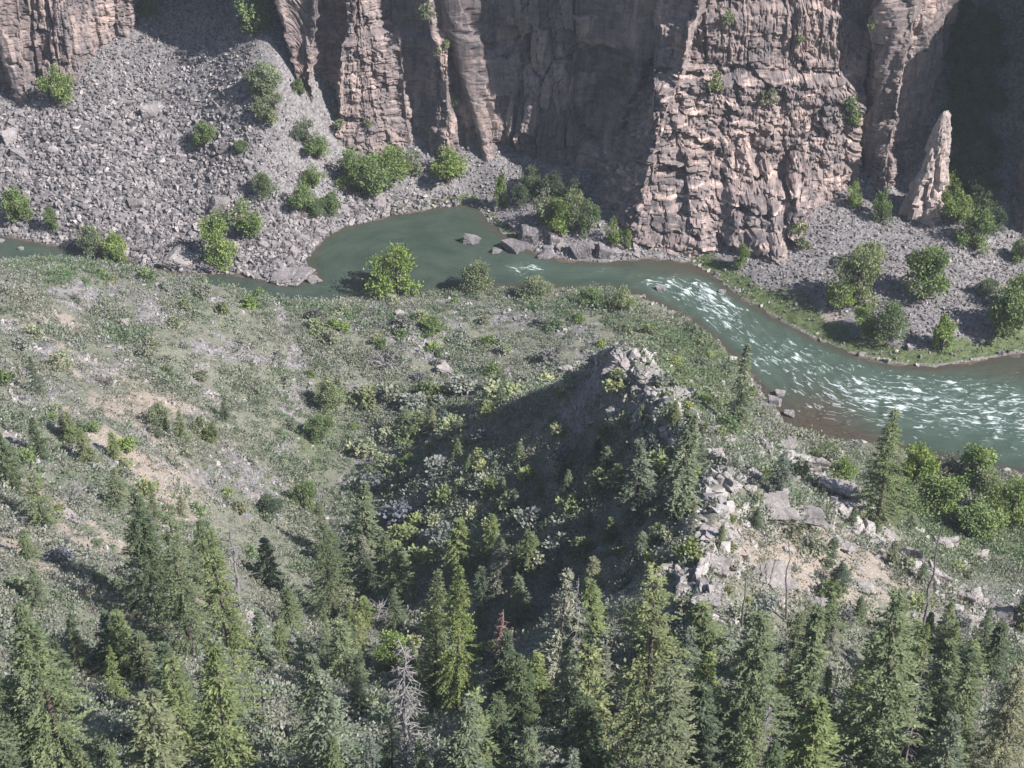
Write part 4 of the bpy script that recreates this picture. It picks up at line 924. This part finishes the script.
many(10, 'rocks of the narrow river end', 'pale rock at the waterline of the narrow river end', lambda i: (lambda t: (t, np.interp(t, [0, 60, 140], [234, 246, 262])-rng.random()*7))(rng.uniform(0, 140)), 5, 10, True)
many(104, 'broken rocks along the ridge', 'loose pale rock on the crest and sunny side of the ridge', lambda i: (lambda q: (q[0]+rng.normal()*22, q[1]+rng.normal()*12))(OUT[int(rng.integers(4, 29))]), 8, 24, True)
many(16, 'rocks along the near waterline', 'pinkish rock along the near waterline of the rapids', lambda i: (lambda t: (t, np.interp(t, [640, 690, 722, 768, 786], [296, 321, 347, 399, 426])+rng.random()*7))(rng.uniform(640, 790)), 4, 9, True)
many(18, 'rocks along the grassy bank', 'small pale rock along the waterline of the grassy far bank', lambda i: (lambda t: (t, np.interp(t, [690, 715, 770, 850, 890, 935, 1024], [262, 275, 312, 351, 362, 365, 351])-2+rng.random()*3))(rng.uniform(680, 1020)), 3, 7, True)
many(10, 'blocks on the right bank gravel', 'grey block on the gravel slope below the rock spire', lambda i: (rng.uniform(790, 1000), rng.uniform(215, 320)), 4, 9)
# the free-standing spire
def spire():
    r = np.random.default_rng(7); n, ms = 70, 44
    V = []
    for j in range(n):
        t = j/(n-1); z = -2+t*23
        a0 = float(np.interp(t, [0, .12, .3, .45, .6, .8, .9, .97, 1], [4.4, 3.9, 2.9, 2.3, 1.8, 1.45, 1.2, .85, .3]))
        for i in range(ms):
            th = 2*math.pi*i/ms
            V.append((a0*math.cos(th)+.9*t*t, a0*.75*math.sin(th)+.3*t, z))
    V = np.array(V); th = np.arctan2(V[:, 1], V[:, 0])
    v, e, v2 = cells(th*2.2+V[:, 2]*.05, V[:, 2]/5.5+th*.2, 5); v_, e_, _2 = cells(th*4.5, V[:, 2]/1.6, 6)
    q = 1+.62*(v-.5)+.28*(v_-.5)-.3*sstep(.12, 0, e)+.12*fbm(V[:, 0], V[:, 1], V[:, 2]*.5, seed=4)
    V[:, 0] = V[:, 0]*q; V[:, 1] = V[:, 1]*q
    F = [(j*ms+i, j*ms+(i+1) % ms, (j+1)*ms+(i+1) % ms, (j+1)*ms+i) for j in range(n-1) for i in range(ms)]
    c = len(V); V = np.vstack([V, V[-ms:].mean(0)+[0, 0, .2]])
    F += [((n-1)*ms+i, (n-1)*ms+(i+1) % ms, c, c) for i in range(0)]
    me = mesh_np('rock_spire', V[:-1], np.array(F)); me.materials.append(m_spire); return me
m_spire = mat_rock('spire rock', [(0, (.27, .22, .2)), (.5, (.40, .32, .29)), (1, (.48, .38, .34))], (.58, .5, .46), (.2, .165, .15), .3)
P = hit(925, 214); o = link('rock_spire', spire(), None, None, tuple(P)); hh = height_for(P, 114); o.scale = (hh/20.5, hh/20.5, hh/20.5)
tag(o, 'tall pale free-standing rock spire at the mouth of the dark right gully', 'rock spire')

# ------------------------------------------------------------------ scree: the countless small rocks of the slopes, one mesh
def rock_field(name, x, y, s, mat, sink=.25):
    Vs, Fs, o = [], [], 0; Cs = []
    z = gz(x, y); n = len(x); M = rot_rand(n, rng); which = rng.integers(len(HULL), size=n)
    for kk in range(len(HULL)):
        i = np.where(which == kk)[0]
        if len(i) == 0: continue
        V, F = HULL[kk]; sc_ = np.stack([s[i]*rng.uniform(.8, 1.3, len(i)), s[i]*rng.uniform(.7, 1.1, len(i)), s[i]*rng.uniform(.45, .8, len(i))], 1)
        VV = np.einsum('nij,nvj->nvi', M[i], V[None]*sc_[:, None, :])+np.stack([x[i], y[i], z[i]+s[i]*(.5-sink)*.5], 1)[:, None]
        FF = F[None]+(np.arange(len(i))*len(V))[:, None, None]+o
        Vs.append(VV.reshape(-1, 3)); Fs.append(FF.reshape(-1, 3)); o += len(i)*len(V); Cs.append(np.repeat(rng.random(len(i)), len(F)))
    me = mesh_np(name, np.concatenate(Vs), np.concatenate(Fs), {'tint': ('FACE', 'FLOAT', np.concatenate(Cs))}); ob = link(name, me, mat); return ob
def sample(n, box, dens):
    x = rng.uniform(box[0], box[1], n); y = rng.uniform(box[2], box[3], n)
    u, v, _ = project(fan(x, y)); kx = rng.random(n) < dens(x, y, u, v); return x[kx], y[kx], u[kx], v[kx]
def on_land(x, y, far):
    a, _ = dist_poly(x, y, FAR); b_, _ = dist_poly(x, y, NEAR); i = inside(x, y)
    return (~i) & ((a < b_) == far), a, b_
def d_far(x, y, u, v):
    ok, a, b_ = on_land(x, y, True)
    fine = sstep(265, 300, u)*sstep(190, 120, v)*(u < 460)
    d = np.where(u < 460, 1-.75*fine, np.where(u < 690, .8, .75*(1-.9*np.exp(-((u-820)/45)**2-((v-318)/16)**2))*np.where(a < 4.5, .3, 1)))
    return ok*d*(u > -60)*(u < 1090)*(v < 420)
x, y, u, v = sample(84000, (-104, 104, 215, 310), d_far)
s = rng.uniform(.28, .72, len(x))+.6*rng.random(len(x))**5; s *= np.where((u < 460), .85+.6*sstep(40, 140, v), .8)*np.where((u > 262) & (u < 460) & (v < 195), .6, 1)
tag(rock_field('scree', x, y, s, M_SCREE), 'grey loose rock covering the far talus slopes and shores', 'scree', kind='stuff')
def d_near(x, y, u, v):
    ok, a, b_ = on_land(x, y, False)
    r_ = bil(MASK[..., 0], x, y); s_ = bil(MASK[..., 2], x, y)
    rg = np.minimum(dist_poly(x, y, CREST)[0], dist_poly(x, y, RIB)[0])
    return ok*np.clip(r_*1.0+s_*.22+.03+.5*(b_ < 2.2)+.8*np.exp(-(rg/3.0)**2), 0, 1)*(u > -60)*(u < 1090)
x, y, u, v = sample(90000, (-100, 100, 75, 240), d_near)
rg = np.minimum(dist_poly(x, y, CREST)[0], dist_poly(x, y, RIB)[0])
s = (rng.uniform(.14, .34, len(x))+.8*rng.random(len(x))**6)*(1+1.3*np.exp(-(rg/3.5)**2))
tag(rock_field('loose_stones', x, y, s, M_PALE), 'pale loose stones scattered on the near slopes and ridge', 'stones', kind='stuff')

# ------------------------------------------------------------------ larger shrubs, one by one
SG = [
    ('grey-green shrub on the sunny left hillside', 'shrubs of the sunny left hillside', 60, lambda: (rng.uniform(0, 300), rng.uniform(275, 600)), (10, 22), [SAGE, SAGE, OLIVE, GREY, MIDG]),
    ('shrub on the sunny flat between the left hillside and the spur', 'shrubs of the sunny flat', 46, lambda: (rng.uniform(300, 580), rng.uniform(296, 430)), (10, 20), [SAGE, OLIVE, GREY, MIDG]),
    ('dark shrub on the shaded flank of the spur', 'shrubs of the shaded flank', 88, lambda: (rng.uniform(360, 700), rng.uniform(385, 590)), (16, 32), [GREEN, OLIVE, SAGE, SAGE]),
    ('shrub on the sunny rocky side of the ridge', 'shrubs of the sunny ridge side', 38, lambda: (rng.uniform(720, 1000), rng.uniform(470, 640)), (12, 24), [SAGE, OLIVE, GREY, GREEN]),
    ('green shrub on the river side of the spur', 'shrubs of the river side', 26, lambda: (rng.uniform(600, 790), rng.uniform(320, 440)), (10, 20), [GREEN, MIDG, OLIVE]),
    ('shrub in the gaps of the foreground firs', 'shrubs among the foreground firs', 26, lambda: (rng.uniform(0, 1024), rng.uniform(600, 760)), (18, 34), [SAGE, GREY, GREEN, OLIVE])]
for lab, grp, n, fn, (s0, s1), cols in SG:
    c = 0; tr = 0
    while c < n and tr < 900:
        tr += 1; u, v = fn(); P = hit(u, v)
        if P[2] < .3 or inside(P[:1], P[1:2])[0] or any((P[0]-x_)**2+(P[1]-y_)**2 < (.35*r_+.3)**2 for x_, y_, r_ in PLACED): continue
        pr = SHR[int(rng.integers(len(SHR)))]; sz = rng.uniform(s0, s1)/ppm(P)
        put_tree('shrub', pr, P, sz*rng.uniform(.55, .85), 1.15*(sz/pr[3])/(sz*.65/pr[2]), tint(cols[int(rng.integers(len(cols)))], .14), lab, 'shrub', grp); c += 1
# ------------------------------------------------------------------ the low brush that covers the near slopes, one mesh
def brush(name, x, y, s, cols, per, leaf, flat=.6):
    n = len(x); z = gz(x, y)
    ii = np.repeat(np.arange(n), per)
    d = rng.normal(size=(n*per, 3)); d /= np.linalg.norm(d, axis=1)[:, None]; d[:, 2] = np.abs(d[:, 2])
    rr = (.35+.65*rng.random(n*per))
    P = np.stack([x[ii]+d[:, 0]*rr*s[ii]*.5, y[ii]+d[:, 1]*rr*s[ii]*.5, z[ii]+d[:, 2]*rr*s[ii]*flat+.02], 1)
    L = leaf*(.5+.8*rng.random(n*per))*(.6+.4*s[ii])
    D, S_ = frames(d+rng.normal(size=d.shape)*.6+[0, 0, .3], rng, .35)
    V, F = leaf_quads(P, D, S_, L, L*.6)
    C = cols[ii]*(1+.17*rng.normal(size=(n*per, 1)))
    C = np.concatenate([np.clip(C, .015, .31), np.ones((n*per, 1))], 1)
    return link(name, mesh_np(name, V, F, {'clump': ('FACE', 'FLOAT_COLOR', C)}), M_BRUSH)
PL = np.array(PLACED)
def d_brush(x, y, u, v):
    ok, a, b_ = on_land(x, y, False)
    so_ = bil(MASK[..., 2], x, y); sc_ = bil(MASK[..., 0], x, y)
    nz = fbm(x*.16, y*.16, o=3, seed=77)
    return ok*np.clip(.75+2.0*nz-.6*so_-.6*sc_+.8*np.exp(-((u-500)/130)**2-((v-490)/75)**2), .28, 1)*(1-.75*np.exp(-(np.minimum(dist_poly(x, y, CREST)[0], dist_poly(x, y, RIB)[0])/2.0)**2))*(b_ > 1.0)*(u > -70)*(u < 1100)*(v < 860)
x, y, u, v = sample(84000, (-104, 104, 68, 245), d_brush)
pal = np.array([SAGE, (.22, .24, .185), (.26, .26, .23), (.165, .20, .125), (.13, .185, .095), (.225, .23, .175), (.28, .265, .20)])
pick = fbm(x*.09, y*.09, o=3, seed=78)+.35*rng.normal(size=len(x))
ci = np.clip(((pick+.7)/1.4*7).astype(int), 0, 6); order = np.array([4, 3, 0, 1, 2, 5, 6])
cols = pal[order[ci]]*(1+.12*rng.normal(size=(len(x), 1)))
gr = bil(MASK[..., 1], x, y)[:, None]; cols = cols*(1-.8*gr)+np.array([.11, .165, .065])*.8*gr
s = (rng.uniform(.6, 1.5, len(x))+1.3*rng.random(len(x))**3)*(.8+.6*sstep(-.3, .4, fbm(x*.2, y*.2, o=2, seed=79)))
tag(brush('brush', x, y, s, cols, 44, .21, .5), 'low grey-green sage and oak brush covering the near slopes', 'brush', kind='stuff')
def d_grass(x, y, u, v):
    ok, a, b_ = on_land(x, y, True)
    return ok*np.clip(bil(MASK[..., 1], x, y)*1.2, 0, 1)*(u < 1090)
x, y, u, v = sample(40000, (-40, 104, 215, 280), d_grass)
gc = np.array([(.10, .15, .05)])*np.ones((len(x), 1))*(1+.2*rng.normal(size=(len(x), 1)))
if len(x): tag(brush('bank_grass', x, y, rng.uniform(.3, .7, len(x)), gc, 10, .2, .4), 'bright green grass along the far river bank', 'grass', kind='stuff')
# ------------------------------------------------------------------ daylight
SUN_EL, SUN_AZ = R(42), R(27)           # azimuth measured from +x towards the viewer
sv = np.array([math.cos(SUN_EL)*math.cos(SUN_AZ), -math.cos(SUN_EL)*math.sin(SUN_AZ), math.sin(SUN_EL)])
sun = bpy.data.lights.new('sun', 'SUN'); sun.energy = 4.4; sun.angle = R(.53); sun.color = (1, .98, .95)
so = bpy.data.objects.new('sun', sun); COL.objects.link(so)
from mathutils import Vector
so.rotation_euler = Vector(sv).to_track_quat('Z', 'Y').to_euler(); so.location = (120, -80, 260)
w = bpy.data.worlds.new('World'); scene.world = w; w.use_nodes = True
nt = w.node_tree; bg = nt.nodes['Background']
sky = nt.nodes.new('ShaderNodeTexSky'); sky.sky_type = 'NISHITA'; sky.sun_disc = False
sky.sun_elevation = SUN_EL; sky.sun_rotation = math.atan2(sv[0], sv[1]); sky.altitude = 1800
nt.links.new(sky.outputs[0], bg.inputs[0]); bg.inputs[1].default_value = .088
scene.view_settings.view_transform = 'Standard'; scene.view_settings.look = 'None'; scene.view_settings.gamma = 1
scene.view_settings.use_curve_mapping = False; scene.view_settings.exposure = 1.12

# ------------------------------------------------------------------ the air of the canyon
bm = bmesh.new(); bmesh.ops.create_cube(bm, size=1.0); me = bpy.data.meshes.new('haze'); bm.to_mesh(me); bm.free()
hz = link('haze', me, None, None, (0, 230, 96)); hz.scale = (860, 800, 200)
m_h, nt, out = newmat('canyon haze'); pv = nt.nodes.new('ShaderNodeVolumePrincipled'); nt.links.new(pv.outputs[0], out.inputs['Volume'])
pv.inputs['Color'].default_value = (.86, .92, 1, 1); pv.inputs['Density'].default_value = .00013; pv.inputs['Anisotropy'].default_value = .0
me.materials.append(m_h); tag(hz, kind='stuff')
